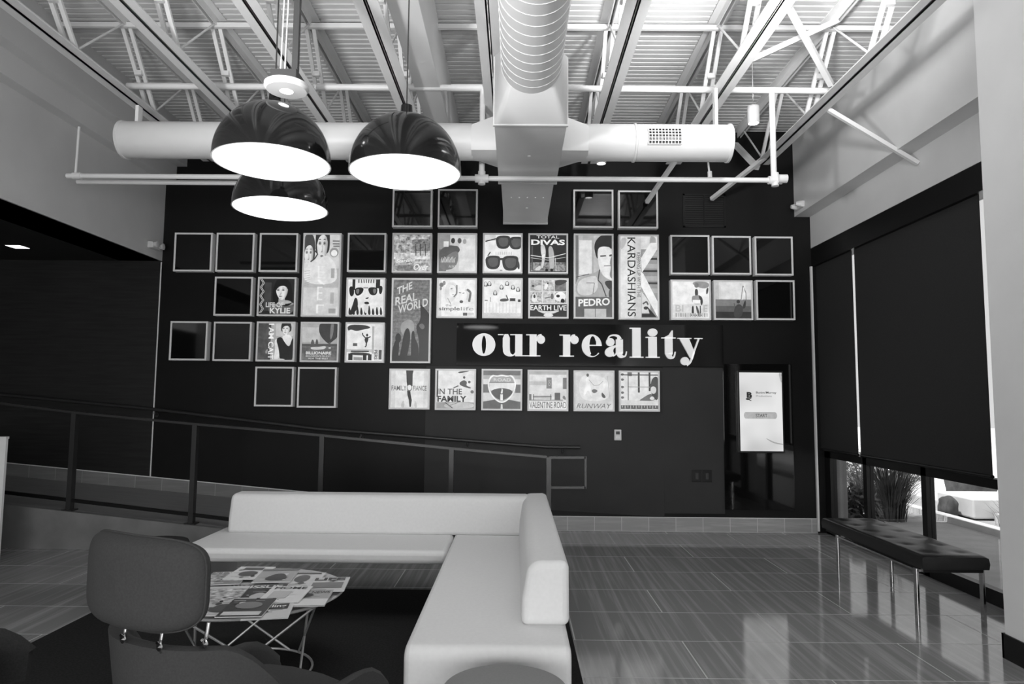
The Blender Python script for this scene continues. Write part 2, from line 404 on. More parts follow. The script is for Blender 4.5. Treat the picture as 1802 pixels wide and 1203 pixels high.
brace((1.62, 6.78, 3.88), (1.44, 7.45, 3.62), .04, 'white stub brace running down to the dark wall below the seventh joist')
# wide steel beam beside the fourth joist
tag(MB().box(-.868, -.655, -3.8, DW, 4.0, ZD-.002).build('steel_beam', white, smooth=False, bevel=.004),
    'wide white steel beam running beside the fourth joist', 'beam')

# ================================================================= DUCTWORK
YD, ZDU, RD = 5.2, 3.428, .142
def ring_profile(x0, x1, r):
    return [(0, x0), (r*.985, x0), (r*1.05, x0), (r*1.05, x0+.015), (r, x0+.02), (r, x1-.02), (r*1.05, x1-.015), (r*1.05, x1), (r*.985, x1), (0, x1)]
def take_off(xa, xb, y0, y1, z0, z1):   # rectangle at xa -> circle at xb
    rows = [[], []]; n = 48
    for k in range(n):
        a = 2*PI*k/n; cx, sz = math.cos(a), math.sin(a); m = max(abs(cx), abs(sz))
        rows[0].append((xa, (y0+y1)/2+cx/m*(y1-y0)/2, (z0+z1)/2+sz/m*(z1-z0)/2)); rows[1].append((xb, YD+cx*RD, ZDU+sz*RD))
    return rows
r = root('cross_duct', (-1.6, YD, ZDU), 'white round duct running left of the central plenum, capped at its end', 'duct', 'round side ducts')
MB().lathe(ring_profile(-3.104, -.85, RD), (0, YD, ZDU), 48, 'X').build('duct_pipe', ductm, r)
MB().grid(take_off(-.165, -.36, 5.03, 5.42, 3.302, 3.575), True).build('take_off', ductm, r, angle=50)
MB().lathe([(RD, -.86), (RD, -.35)], (0, YD, ZDU), 48, 'X').build('collar', ductm, r)
MB().box(-3.01, -2.985, YD-.03, YD+.03, ZDU+RD-.01, 3.70).build('hanger', white, r, smooth=False)
r = root('cross_duct', (1.0, YD, ZDU), 'white round duct running right of the central plenum, with a grille', 'duct', 'round side ducts')
MB().lathe(ring_profile(.90, 1.652, RD), (0, YD, ZDU), 48, 'X').build('duct_pipe', ductm, r)
MB().grid(take_off(.335, .54, 5.03, 5.42, 3.302, 3.575), True).build('take_off', ductm, r, angle=50)
MB().lathe([(RD, .53), (RD, .91)], (0, YD, ZDU), 48, 'X').build('collar', ductm, r)
MB().box(1.537, 1.56, YD-.03, YD+.03, ZDU+RD-.01, ZB+.03).build('hanger', white, r, smooth=False)
ga = at_y(1141, 226, YD-RD*.95); gb = at_y(1199, 254, YD-RD*.95)
b = MB(); gy = YD-RD-.012
def gpt(x, z): # on the tilted grille face
    t = (z-ZDU); return (x, YD-math.sqrt(max(.0004, (RD+.012)**2-t*t)), z)
gz0, gz1 = gb.z, ga.z
for k in range(11):
    x = ga.x+(gb.x-ga.x)*k/10; b.tube([gpt(x, gz0), gpt(x, (gz0+gz1)/2), gpt(x, gz1)], .004, 6)
for k in range(6):
    z = gz0+(gz1-gz0)*k/5; b.tube([gpt(ga.x, z), gpt(gb.x, z)], .004, 6)
gr = b.build('grille', white, r)
b = MB(); rows = [[Vector(gpt(x, gz0+(gz1-gz0)*k/6))+Vector((0, .009, 0)) for x in (ga.x, gb.x)] for k in range(7)]
b.grid(rows); b.build('grille_backing', dkplastic, gr, fix=False)
r = root('main_duct', (.09, 4.5, 3.3), 'white spiral duct joining a square plenum box in the ceiling centre', 'duct')
# spiral duct: tube with raised helical seam
rs, zc, xc = .2, 3.635, .085
MB().lathe([(rs, -3.6), (rs, 4.42)], (xc, 0, zc), 64, 'Y').build('spiral_pipe', ductm, r)
hp = []
for k in range(0, 26*24+1):
    a = 2*PI*k/24; hp.append((xc+(rs+.001)*math.cos(a), 1.7+2.7*k/(26*24), zc+(rs+.001)*math.sin(a)))
MB().tube(hp, .003, 5).build('spiral_seam', white, r)
b = MB(); X0, X1 = -.165, .335
n = 64; rows = [[], [], []]
for k in range(n):
    a = 2*PI*k/n; cx, sz = math.cos(a), math.sin(a); m = max(abs(cx), abs(sz))
    rows[0].append((xc+cx*rs, 4.36, zc+sz*rs)); rows[1].append((xc+cx/m*.25, 4.53, 3.54+sz/m*.24)); rows[2].append((xc+cx/m*.25, 4.56, 3.54+sz/m*.24))
b.grid(rows, True); b.build('transition', ductm, r, angle=50)
b = MB().box(X0, X1, 4.55, 5.82, 3.30, 3.77); b.build('plenum_box', ductm, r, smooth=False, bevel=.004)
MB().box(X0-.008, X1+.008, 4.535, 4.56, 3.29, 3.78).build('flange', ductm, r, smooth=False)
MB().box(X0-.006, X1+.006, 5.80, 5.83, 3.292, 3.775).build('flange', ductm, r, smooth=False)
MB().box(X0+.02, X1-.02, 5.83, 7.2, 3.305, 3.74).box(X0+.01, X1-.01, 7.17, 7.21, 3.295, 3.75).build('end_section', ductm, r, smooth=False)
b = MB()
for (x, y) in ((.085, 5.15), (.09, 6.6)): b.lathe([(0, 3.296), (.012, 3.297), (.012, 3.306)], (x, y, 0), 12)
for k in range(5): b.lathe([(0, 3.296), (.006, 3.297), (.006, 3.31)], (-.06+.075*k, 6.25, 0), 10)
b.build('screw', framew, r)

# ================================================================= SPRINKLER PIPES
YP = 5.5
zu, zl = 4.01, 3.235
r = root('sprinkler_pipe', (0, YP, zl), 'long white sprinkler pipe with drops hanging in front of the black wall', 'pipe')
MB().tube([(-3.28, YP, zu), (-.45, YP, zu)], .026, 12).tube([(.3, YP, zu), (2.6, YP, zu-.01)], .026, 12).tube([(-.56, YP, zu), (-.30, YP, zu)], .03, 12).build('upper_pipe', white, r)
MB().tube([(-3.74, YP, zl), (2.15, YP, zl)], .021, 12).build('lower_pipe', white, r)
for x in (-.298, 2.11): MB().tube([(x, YP, zu), (x, YP, zl)], .024, 12).build('drop_pipe', white, r)
for x in (-.298, 2.12):
    MB().tube([(x-.055, YP, zl), (x+.055, YP, zl)], .034, 12).tube([(x, YP, zl+.06), (x, YP, zl-.05)], .03, 12).build('fitting', white, r)
MB().tube([(2.13, YP-.04, zl), (2.2, YP-.04, zl)], .035, 12).build('fitting', white, r)
MB().tube([(-3.69, YP, zl), (-3.62, YP, zl)], .028, 12).build('fitting', white, r)
b = MB().tube([(-3.67, YP, zl), (-3.665, YP, zl+.42)], .010, 8).tube([(1.585, YP, zl), (1.56, YP, 3.52)], .008, 8).tube([(1.585, YP, zl+.02), (1.583, YP, zl+.07)], .018, 8)
b.build('hanger_rod', white, r)
a_, c_ = at_y(136, 320, 5.75), at_y(425, 320, 5.75)
tag(MB().tube([a_, (c_.x, 5.75, a_.z)], .02, 10).build('conduit', white), 'short white conduit just under the sprinkler pipe at left', 'pipe')

# ================================================================= PENDANT LAMPS
def dome(c, label):
    c = Vector(c); r = root('dome_pendant', c, label, 'pendant lamp', 'black dome pendant lamps')
    pr = [(.3*math.sin(t), .31*math.cos(t)) for t in [PI/2*k/18 for k in range(18, -1, -1)]]
    MB().lathe([(.3, -.012)]+pr, c, 72).build('shade', domeblack, r, angle=60)
    inner = [(.292*math.sin(t), .3*math.cos(t)) for t in [PI/2*k/14 for k in range(14, -1, -1)]]
    MB().lathe([(.3, -.012), (.292, -.012)]+inner, c, 72).build('liner', white, r, angle=60)
    MB().lathe([(.289, .004), (.15, .010), (0.0001, .012)], c, 72).build('diffuser', diffuser, r)
    MB().lathe([(.001, .37), (.03, .365), (.035, .30), (.05, .295)], c, 24).build('cap', domeblack, r)
    MB().tube([c+Vector((0, 0, .36)), (c.x, c.y, ZD)], .004, 6).build('cord', greymetal, r)
dome((-1.295, 3.497, 2.66), 'black dome pendant nearest the left, hanging below the round downlight')
dome((-.607, 3.585, 2.64), 'black dome pendant on the right of the three, near the duct')
dome((-1.542, 4.341, 2.65), 'lowest looking black dome pendant, hanging behind the left one')
# round downlight on a junction box, hung from a square tube
dc = Vector((-1.20, 3.40, 3.0))
r = root('hung_downlight', dc, 'round white downlight on grey box hanging above the left dome', 'ceiling light')
MB().lathe([(.001, 0), (.035, 0), (.035, .006)], dc, 32).build('lens', lampglow, r)
MB().lathe([(.034, .004), (.034, -.004), (.1, 0), (.112, .014), (.112, .03), (.09, .034), (.001, .034)], dc, 48).build('trim_ring', plastic, r)
MB().box(dc.x-.085, dc.x+.05, dc.y-.01, dc.y+.13, dc.z+.034, dc.z+.115).build('junction_box', darkgrey, r, smooth=False, bevel=.003)
MB().box(dc.x+.02, dc.x+.05, dc.y+.005, dc.y+.035, dc.z+.115, ZB+.3)  .build('square_tube', darkgrey, r, smooth=False)
MB().tube([(dc.x-.035, dc.y, dc.z+.11), (dc.x-.015, dc.y, ZD)], .0035, 6).tube([(dc.x-.02, dc.y+.02, dc.z+.11), (dc.x, dc.y+.02, ZD)], .004, 6).build('cable', plastic, r)
def can(px, py, Y, rad, h, label, cord=True):
    p = at_y(px, py, Y); r = root('cylinder_pendant', p, label, 'pendant light', 'white cylinder pendants')
    MB().lathe([(.001, h), (rad*.96, h), (rad, h-.006), (rad, 0), (rad*.86, 0), (rad*.86, .02)], p, 40).build('housing', plastic, r)
    MB().lathe([(.001, .012), (rad*.86, .012)], p, 32).build('lens', lampglow, r)
    MB().tube([(p.x, p.y, p.z+h), (p.x, p.y, ZD)], .004, 6).build('cord', plastic, r)
can(1326, 217, 5.9, .052, .155, 'small white cylinder pendant lit, near the right wall')
can(1058, 288, 6.9, .05, .155, 'small white cylinder pendant peeping below the right duct')
p = at_z(31, 433.5, 2.945)
r = root('recessed_downlight', p, 'square lit downlight recessed in the dark ceiling above ramp', 'ceiling light')
MB().box(p.x-.09, p.x+.09, p.y-.09, p.y+.09, p.z-.004, p.z+.002).build('trim_ring', dkplastic, r, smooth=False)
MB().box(p.x-.075, p.x+.075, p.y-.07, p.y+.07, p.z-.006, p.z-.003).build('lens', mat('dim_lamp', .9, .5, emit=3), r, smooth=False)

# emergency lights
def emerg(c, nx, label):
    c = Vector(c); r = root('emergency_light', c, label, 'emergency light', 'emergency lights')
    MB().box(c.x-.03, c.x+.03, c.y-.09, c.y+.09, c.z-.04, c.z+.03).build('body', plastic, r, smooth=False, bevel=.008)
    for s in (-1, 1):
        q = c+Vector((nx*.05, s*.06, .0))
        h = MB().lathe([(.001, -.03), (.02, -.03), (.036, .02), (.03, .022), (.001, .022)], q, 20, 'X').build('lamp_head', plastic, r)
p = at_y(283, 432, 7.35); emerg((XL+.03, 7.35, p.z), 1, 'white twin-head emergency light on the left wall at the black wall corner')
p = at_y(1402, 361, 7.4); emerg((XR-.2+.02, 7.4, p.z), -1, 'white twin-head emergency light on the right bulkhead at the black wall corner')

# ================================================================= LIGHT BOXES AND POSTERS
_prints = {}
def pm(g, gain=.92):
    g = max(0, min(255, int(round(g/8)*8)))
    if g not in _prints:
        v = lin(g); m = mat('print_grey_%d' % g, v*.25, .35, .3, emit=gain, emit_v=v); _prints[g] = m
        bs = m.node_tree.nodes['Principled BSDF']; tc = N(m, 'ShaderNodeTexCoord'); nz = N(m, 'ShaderNodeTexNoise', Scale=9.0, Detail=6.0, Roughness=.7); L(m, tc.outputs['Object'], nz.inputs['Vector'])
        mr = N(m, 'ShaderNodeMapRange'); mr.inputs[1].default_value = .3; mr.inputs[2].default_value = .7; mr.inputs[3].default_value = .68*gain; mr.inputs[4].default_value = 1.12*gain
        L(m, nz.outputs['Fac'], mr.inputs[0]); L(m, mr.outputs[0], bs.inputs['Emission Strength'])
    return _prints[g]
def pnoise(g1, g2, sc):
    k = ('n', g1, g2, sc)
    if k not in _prints:
        m = mat('print_mottle', .1, .35, .3); bs = m.node_tree.nodes['Principled BSDF']
        tc = N(m, 'ShaderNodeTexCoord'); nz = N(m, 'ShaderNodeTexNoise', Scale=sc, Detail=5.0, Roughness=.65); L(m, tc.outputs['Object'], nz.inputs['Vector'])
        cr = N(m, 'ShaderNodeValToRGB'); e = cr.color_ramp.elements; e[0].position = .36; e[1].position = .64
        e[0].color = (lin(g1),)*3+(1,); e[1].color = (lin(g2),)*3+(1,); L(m, nz.outputs['Fac'], cr.inputs[0])
        L(m, cr.outputs[0], bs.inputs['Emission Color']); bs.inputs['Emission Strength'].default_value = .92
        _prints[k] = m
    return _prints[k]
_txt = {}
def text_mesh(s, bold=0, shear=0):
    k = (s, bold, shear)
    if k not in _txt:
        cu = bpy.data.curves.new('t', 'FONT'); cu.body = s; cu.offset = bold; cu.shear = shear; cu.resolution_u = 3
        o = bpy.data.objects.new('t', cu); C.objects.link(o)
        dg = bpy.context.evaluated_depsgraph_get(); dg.update()
        me = bpy.data.meshes.new_from_object(o.evaluated_get(dg))
        v = [(q.co.x, q.co.y) for q in me.vertices]; f = [tuple(p.vertices) for p in me.polygons]
        bpy.data.objects.remove(o); bpy.data.curves.remove(cu); bpy.data.meshes.remove(me)
        x0, x1 = min(a for a, _ in v), max(a for a, _ in v); y0, y1 = min(c for _, c in v), max(c for _, c in v)
        _txt[k] = ([((a-x0)/(x1-x0), (c-y0)/(y1-y0)) for a, c in v], f)
    return _txt[k]
def ell(cu, cv, ru, rv, rot=0, n=22, a0=0, a1=2*PI):
    out = []
    for k in range(n):
        a = a0+(a1-a0)*k/(n if a1-a0 > 6.2 else n-1); x, y = ru*math.cos(a), rv*math.sin(a)
        out.append((cu+x*math.cos(rot)-y*math.sin(rot), cv+x*math.sin(rot)+y*math.cos(rot)))
    return out
def smooth(pts, it=2):
    for _ in range(it):
        q = []
        for i in range(len(pts)):
            a, c = pts[i], pts[(i+1) % len(pts)]
            q += [(a[0]*.75+c[0]*.25, a[1]*.75+c[1]*.25), (a[0]*.25+c[0]*.75, a[1]*.25+c[1]*.75)]
        pts = q
    return pts
def paint_ops(b, f, ops, step=.0004, asp=1):
    """f(u, v, h) maps picture coordinates (v down) and a height above the sheet to a point"""
    h = step
    for op in ops:
        k, g = op[0], op[1]
        b.mat(pnoise(*g) if isinstance(g, tuple) else pm(g))
        P = None
        if k == 'r': P = [(op[2], op[3]), (op[4], op[3]), (op[4], op[5]), (op[2], op[5])]
        elif k == 'e': P = ell(*op[2:])
        elif k == 'p': P = op[2]
        elif k == 's': P = smooth(op[2])
        elif k == 'l':
            for (a, c) in zip(op[3][:-1], op[3][1:]):
                d = Vector((c[0]-a[0], (c[1]-a[1])*asp)); 
                if d.length == 0: continue
                n = Vector((-d.y, d.x)).normalized()*op[2]/2; n.y /= asp
                b.add([f(a[0]+n.x, a[1]+n.y, h), f(c[0]+n.x, c[1]+n.y, h), f(c[0]-n.x, c[1]-n.y, h), f(a[0]-n.x, a[1]-n.y, h)], [(0, 1, 2, 3)])
        elif k == 't':
            s, u0, v0, u1, v1 = op[2:7]; rot = op[7] if len(op) > 7 else 0; bold = op[8] if len(op) > 8 else 0; sh = op[9] if len(op) > 9 else 0
            vv, ff = text_mesh(s, bold, sh)
            if rot == 'cw': q = [f(u0+(u1-u0)*y, v0+(v1-v0)*x, h) for x, y in vv]     # reads downwards
            else: q = [f(u0+(u1-u0)*x, v1-(v1-v0)*y+(rot or 0)*x, h) for x, y in vv]
            b.add(q, ff)
        if P:
            P = [(min(1, max(0, u)), min(1, max(0, v))) for u, v in P]
            b.add([f(u, v, h) for u, v in P], [tuple(range(len(P)))])
        h += step
def face(cu, cv, r, skin=225, hair=40, dark=60, turn=0, longh=False):
    q = lambda pts: [(cu+x*r, cv+y*r) for x, y in pts]
    t = turn
    o = [('s', hair, q([(-.85, -.3), (-.7, -1.1), (0, -1.35), (.75, -1.1), (.95, -.2), (.8, .5), (-.75, .5)]))]
    if longh: o = [('s', hair, q([(-.95, -.3), (-.6, -1.25), (.1, -1.45), (.85, -1.1), (1.2, -.1), (1.25, 1.3), (.6, 1.7), (-.7, 1.5), (-1.05, .7)]))]
    o += [('p', skin-55, q([(-.3, .6), (.34, .6), (.42, 1.5), (-.36, 1.5)])),
          ('s', skin, q([(-.62, -.75), (0, -1.0), (.62, -.75), (.66, .1), (.42, .75), (.05, 1.02), (-.32, .8), (-.66, .1)])),
          ('s', skin-22, q([(.25, -.8), (.64, -.7), (.66, .1), (.42, .75), (.12, 1.0), (.36, .3)])),
          ('s', skin-50, q([(.46, -.6), (.66, -.6), (.66, .15), (.4, .78), (.3, .8), (.52, .2)])),
          ('s', hair, q([(-.8, .1), (-.82, -.7), (-.4, -1.25), (.3, -1.3), (.8, -.8), (.86, .2), (.68, -.1), (.5, -.46), (.1, -.58), (-.4, -.44), (-.64, 0), (-.78, .2)]))]
    for k in (-1, 1):
        x = k*.28+t
        o += [('e', skin-45, cu+x*r, cv-.1*r, .19*r, .11*r), ('e', dark, cu+x*r, cv-.1*r, .11*r, .055*r), ('s', (hair+dark)//2+15, q([(x-.2, -.27), (x, -.35), (x+.2, -.27), (x, -.28)]))]
    o += [('s', skin-35, q([(t+.0, -.15), (t+.10, .2), (t+.14, .33), (t-.1, .34), (t+.02, .2)])), ('e', skin-80, cu+(t-.02)*r, cv+.35*r, .10*r, .03*r),
          ('s', skin-95, q([(t-.24, .56), (t-.05, .5), (t+.05, .52), (t+.24, .56), (t, .68)])), ('l', dark+20, .03*r, q([(t-.2, .575), (t+.2, .575)])), ('s', skin-35, q([(t-.15, .76), (t+.15, .76), (t, .82)]))]
    return o
def frame_rect(x0, y0, x1, y1, Y):
    xm, ym = (x0+x1)/2, (y0+y1)/2
    return at_y(x0, ym, Y).x, at_y(x1, ym, Y).x, at_y(xm, y1, Y).z, at_y(xm, y0, Y).z
DEP, TRIM = .085, .019
def light_box(px, label, ops=None, group=None, trim=TRIM):
    YF = DW-DEP
    x0, x1, z0, z1 = frame_rect(*px, YF)
    lit = ops is not None
    r = root('light_box', ((x0+x1)/2, YF, z0), label, 'light box', group or ('lit poster light boxes' if lit else 'unlit black light boxes'))
    b = MB()
    b.box(x0, x0+trim, YF, DW, z0, z1); b.box(x1-trim, x1, YF, DW, z0, z1); b.box(x0+trim, x1-trim, YF, DW, z0, z0+trim); b.box(x0+trim, x1-trim, YF, DW, z1-trim, z1)
    b.build('frame', framew, r, smooth=False)
    X0, X1, Z0, Z1 = x0+trim, x1-trim, z0+trim, z1-trim
    if not lit:
        MB().box(X0, X1, YF+.006, YF+.012, Z0, Z1).build('glass', glassblack, r, smooth=False); return r
    b = MB(); bg = ops[0]
    b.mat(pnoise(*bg) if isinstance(bg, tuple) else pm(bg)); b.box(X0, X1, YF+.006, YF+.05, Z0, Z1)
    f = lambda u, v, h: (X0+(X1-X0)*u, YF+.006-h, Z1-(Z1-Z0)*v)
    paint_ops(b, f, ops[1:], .00012, (Z1-Z0)/(X1-X0))
    b.build('picture', None, r, smooth=False, fix=False)
    return r
# --- unlit boxes
for px, lb in [
    ((690.6, 332.5, 760.5, 399.5), 'unlit black light box, left of the top pair between dome pendant and duct'),
    ((770.5, 332.5, 840.4, 399.5), 'unlit black light box, right of the top pair between dome pendant and duct'),
    ((1009, 333.5, 1079.5, 400.5), 'unlit black light box directly above the smiling young man poster'),
    ((1088, 335, 1158, 401.5), 'unlit black light box directly above the tall poster with a big K'),
    ((306, 409.3, 373, 477.3), 'unlit black light box, outermost left in the upper left row of three'),
    ((380, 409.5, 447, 477.7), 'unlit black light box, middle of the upper left row of three'),
    ((456.2, 410, 523.7, 478), 'unlit black light box just left of the tall poster of two children'),
    ((611.3, 409.7, 679, 478), 'unlit black light box above the poster of a man in aviator glasses'),
    ((1180, 413.5, 1248.9, 482.7), 'unlit black light box, left of the upper right row of three'),
    ((1253.4, 415, 1321.8, 482.9), 'unlit black light box, middle of the upper right row of three'),
    ((1328.4, 416, 1395.7, 484.3), 'unlit black light box, outermost right in the upper right row of three'),
    ((376.8, 486.8, 444, 555.3), 'unlit black light box left of the dark haired woman with zigzag border poster'),
    ((1330.8, 492.8, 1399, 562.8), 'unlit black light box at the right end, below the outermost right one'),
    ((298.5, 565, 364.4, 633.7), 'unlit black light box, outermost left in the lower left pair'),
    ((375, 566, 441.7, 635), 'unlit black light box left of the poster of a woman in black jacket'),
    ((448.1, 645, 516, 715), 'unlit black light box, left of the lowest pair above the handrail'),
    ((523.2, 645.8, 591.6, 717), 'unlit black light box, right of the lowest pair above the handrail')]:
    light_box(px, lb)
# --- posters
def rows_of(ch, n): return [ch]*n
P = []
kids = [205, ('r', 185, 0, .42, 1, .66), ('r', 215, .2, .0, .45, .3)]
kids += face(.12, .24, .2, 222, 70, 110, 0) + face(.50, .13, .24, 222, 55, 95, 0)
kids += [('s', 228, [(-.1, .36), (.2, .34), (.4, .30), (.62, .25), (.8, .30), (.95, .42), (.95, .62), (0, .62)]), ('l', 60, .035, [(.30, .20), (.38, .24), (.30, .30), (.18, .34)])]
kids += [('e', 150, .85, .22, .13, .06), ('e', 238, .85, .23, .09, .04), ('r', 120, .80, .07, 1, .085), ('r', 110, .80, .105, 1, .12), ('r', 120, .82, .135, 1, .15)]
for k in range(7): kids.append(('l', 165, .012, [(.02, .46+.03*k), (.18, .47+.028*k-.02)]))
for (a, c, d) in ((.40, .39, .62), (.40, .46, .62), (.40, .53, .62), (.40, .65, .55), (.40, .72, .55), (.40, .80, .55), (.40, .87, .6)):
    kids.append(('r', 235, a, c, d, c+.016))
kids += [('r', 238, .40, .39, .45, .545), ('s', 238, [(.40, .56), (.45, .56), (.56, .60), (.62, .62), (.56, .625), (.42, .59)]), ('r', 238, .40, .65, .44, .82), ('r', 238, .39, .87, .44, .98), ('r', 165, .78, .42, .88, .54), ('r', 175, .78, .72, .88, .86), ('r', 160, .74, .92, .94, .98)]
light_box((531.5, 410, 599, 557), 'tall lit poster of two young children with faint vertical letters', kids)
bare = [('l', 235, .02, [(.42, .55), (.9, .5)])]
over = [(70, 215, 22), ('r', (60, 150, 40), .55, .12, 1, .45), ('r', (150, 245, 16), 0, .5, 1, .68), ('s', (70, 150, 30), [(.05, .82), (.4, .8), (.6, .9), (.6, 1), (.0, 1)])]
for x in (.60, .72, .86): over.append(('l', 60, .02, [(x, .25), (x+.01, .58)]))
over += [('t', 238, 'Starting', .06, .68, .60, .80, -.03, .02, .4), ('t', 238, 'Over', .55, .80, .96, .97, 0, .02, .4), ('l', 228, .012, [(.05, .84), (.5, .80)])]
light_box((690, 409.8, 759.8, 479.5), 'lit poster of a mottled wooded landscape with script lettering', over)
sil = [205, ('r', 150, 0, 0, .3, .6), ('r', 225, .55, .1, 1, 1), ('r', 120, 0, .4, .2, 1), ('s', 95, [(.12, .35), (.3, .28), (.4, .30), (.52, .30), (.6, .45), (.35, .6), (.0, .72), (0, .45)]), ('e', 60, .38, .16, .055, .075), ('e', 85, .56, .16, .055, .075), ('r', 235, .12, .18, .26, .33), ('e', 165, .70, .18, .05, .07), ('s', 130, [(.3, .5), (.55, .42), (.5, .9), (.1, 1), (0, .8)])]
for k in range(12): sil.append(('l', 235, .012, [(.06+.033*k, .76), (.085+.033*k, .62+.03*math.sin(k*2))]))
for k in range(5): sil.append(('l', 225, .012, [(.28+.04*k, .90), (.30+.04*k, .84)]))
light_box((769.6, 410, 839.4, 480), 'lit poster of hazy standing silhouettes on pale grey', sil)
gl_ = lambda du, dv, s: [('s', 60, [(du-.02*s, dv), (du+.32*s, dv-.02), (du+.4*s, dv+.05*s), (du+.36*s, dv+.34*s), (du+.1*s, dv+.36*s), (du, dv+.26*s)]), ('s', 95, [(du+.03*s, dv+.05*s), (du+.3*s, dv+.04*s), (du+.34*s, dv+.1*s), (du+.31*s, dv+.28*s), (du+.1*s, dv+.3*s)])]
sun_ = [238, ('r', 215, 0, 0, .3, .16), ('l', 40, .03, [(.02, .18), (.34, .1)])] + gl_(.32, .03, 1.0) + gl_(.68, .06, .95) + [('l', 60, .05, [(.64, .1), (.78, .12)])] + gl_(.04, .58, 1.02) + gl_(.50, .58, 1.12) + [('l', 70, .06, [(.38, .66), (.55, .66)]), ('l', 70, .03, [(.09, .58), (.16, .47)]), ('s', 70, [(.86, .62), (.97, .75), (.97, .96), (.9, .9)]), ('e', 170, .46, .97, .04, .02)]
for k in range(8): sun_.append(('r', 205, .30+.06*k, .46, .33+.06*k, .54))
light_box((849.6, 410, 919.6, 480.5), 'lit poster of two large dark sunglasses on white', sun_)
div = [45, ('r', (30, 170, 40), .02, .74, .98, .98), ('r', 90, .04, .3, .08, .95), ('s', 215, [(.29, .24), (.38, .24), (.44, .42), (.42, .62), (.36, .90), (.30, .9), (.34, .62), (.30, .48)]), ('s', 185, [(.5, .3), (.62, .3), (.68, .62), (.66, .92), (.54, .92), (.52, .6)]), ('l', 230, .02, [(.02, .55), (.5, .62), (.98, .5)]), ('l', 200, .014, [(.02, .62), (.5, .68), (.98, .6)]), ('s', 240, [(.33, .54), (.42, .5), (.42, .58), (.34, .6)]), ('l', 230, .012, [(.70, .62), (.72, .98)]), ('s', 220, [(.1, .95), (.3, .8), (.3, .97)]), ('e', 30, .46, .95, .04, .04), ('e', 30, .60, .95, .04, .04), ('t', 232, 'TOTAL', .18, .01, .80, .09, 0, .01), ('t', 245, 'DIVAS', .03, .12, .96, .27, 0, .035)]
light_box((929.7, 410.5, 999.7, 481), 'lit dark poster of two standing performers under bold white block lettering', div)
ped = [195, ('r', 120, 0, 0, .08, .6), ('r', 175, .2, 0, .5, .5), ('r', 225, .1, .06, .45, .48), ('s', 170, [(0, .54), (.3, .48), (.55, .46), (.62, .42), (.8, .52), (1, .55), (1, .78), (0, .78)]), ('s', 205, [(.05, .56), (.4, .5), (.62, .5), (.6, .72), (.05, .75)]),
       ('s', 45, [(.50, .12), (.62, .02), (.85, -.03), (1.1, 0), (1.1, .18), (.7, .14), (.62, .3), (.56, .26)]), ('s', 232, [(.60, .17), (.72, .13), (1.05, .15), (1.05, .55), (.9, .54), (.72, .48), (.62, .34)]), ('l', 60, .035, [(.68, .255), (.84, .25)]), ('l', 75, .05, [(.93, .25), (1, .24)]), ('l', 120, .02, [(.78, .375), (.98, .37)]), ('s', 130, [(.93, .32), (1.05, .2), (1.05, .55), (.92, .5), (.98, .4)]),
       ('s', 50, [(.75, .56), (1.05, .55), (1.05, .65), (.94, .68)]), ('l', 60, .03, [(.66, .42), (.62, .55), (.72, .6), (.84, .75)]), ('l', 70, .02, [(.02, .515), (.38, .475)]), ('l', 80, .015, [(.3, .585), (.52, .585), (.48, .72)]), ('s', 70, [(.9, .68), (1.05, .6), (1.05, .78), (.92, .78)]),
       ('r', 95, 0, .755, 1, 1), ('r', 190, .24, .90, .84, 1), ('r', 120, .53, .9, .55, 1), ('t', 240, 'PEDRO', .08, .785, .94, .875, -.02, .03)]
light_box((1009.8, 411, 1080, 560.5), 'tall lit poster of a smiling young man above a white title', ped)
kar = [225, ('s', 190, [(.0, .02), (.2, .02), (.1, .14), (0, .17)]), ('r', 205, .20, 0, .56, 1), ('r', 222, .20, 0, .37, 1), ('r', 150, .56, 0, 1, 1)]
for k in range(7): kar.append(('r', 60 if k % 2 else 175, .6, .19+.075*k, 1, .215+.075*k+(.03 if k % 2 == 0 else 0)))
kar += [('p', 225, [(.56, 0), (1, 0), (1, .16), (.56, .16)]), ('s', 170, [(.8, -.02), (1, .02), (.9, .2), (.8, .18)]), ('p', 240, [(.56, .27), (.82, .08), (1, .08), (1, .16), (.58, .45)]), ('p', 240, [(.56, .44), (.62, .46), (1, .80), (1, .99), (.56, .62)]), ('p', 215, [(.57, .68), (.8, .82), (.8, .94), (.57, .94)]), ('l', 100, .04, [(.6, .83), (.7, .80), (.74, .84)]), ('e', 60, .68, .88, .06, .02), ('p', 50, [(.57, .95), (.78, .95), (.72, .86), (.97, .99), (.57, .99)]),
        ('t', 40, 'KARDASHIANS', .19, .015, .41, .985, 'cw', .004), ('t', 75, 'KEEPING UP WITH THE', .445, .20, .54, .75, 'cw', .0)]
light_box((1089, 412.5, 1160, 562), 'tall lit poster with a big white K and vertical dark lettering', kar)
zig = [40, ('r', 60, .14, .1, .34, .9), ('s', 95, [(.3, .66), (1, .64), (1, 1), (.25, 1)]), ('s', 150, [(.42, .68), (.98, .65), (1, .74), (.4, .8)])] + face(.64, .34, .26, 228, 25, 40, -.12, True) + [('s', 175, [(.55, .64), (.8, .58), (1, .68), (.5, .72)])]
for o_ in (0, .04): zig.append(('l', 190, .016, [(.02+o_, 0)]+[((.10 if k % 2 else .02)+o_, .12*k) for k in range(1, 9)]))
zig += [('t', 200, 'LIFE OF', .20, .66, .70, .80, 0, .03), ('t', 215, 'KYLIE', .32, .81, .90, .97, 0, .03)]
light_box((452.8, 487.3, 520.5, 556), 'lit poster of a dark haired woman beside a zigzag border', zig)
avi = [235, ('r', 35, .12, 0, .2, .3), ('r', 30, .78, 0, .9, .25)]
for k in range(8): avi.append(('l', 70, .03, [(.3+.07*k, 0), (.3+.07*k+.01*math.sin(k), .1)]))
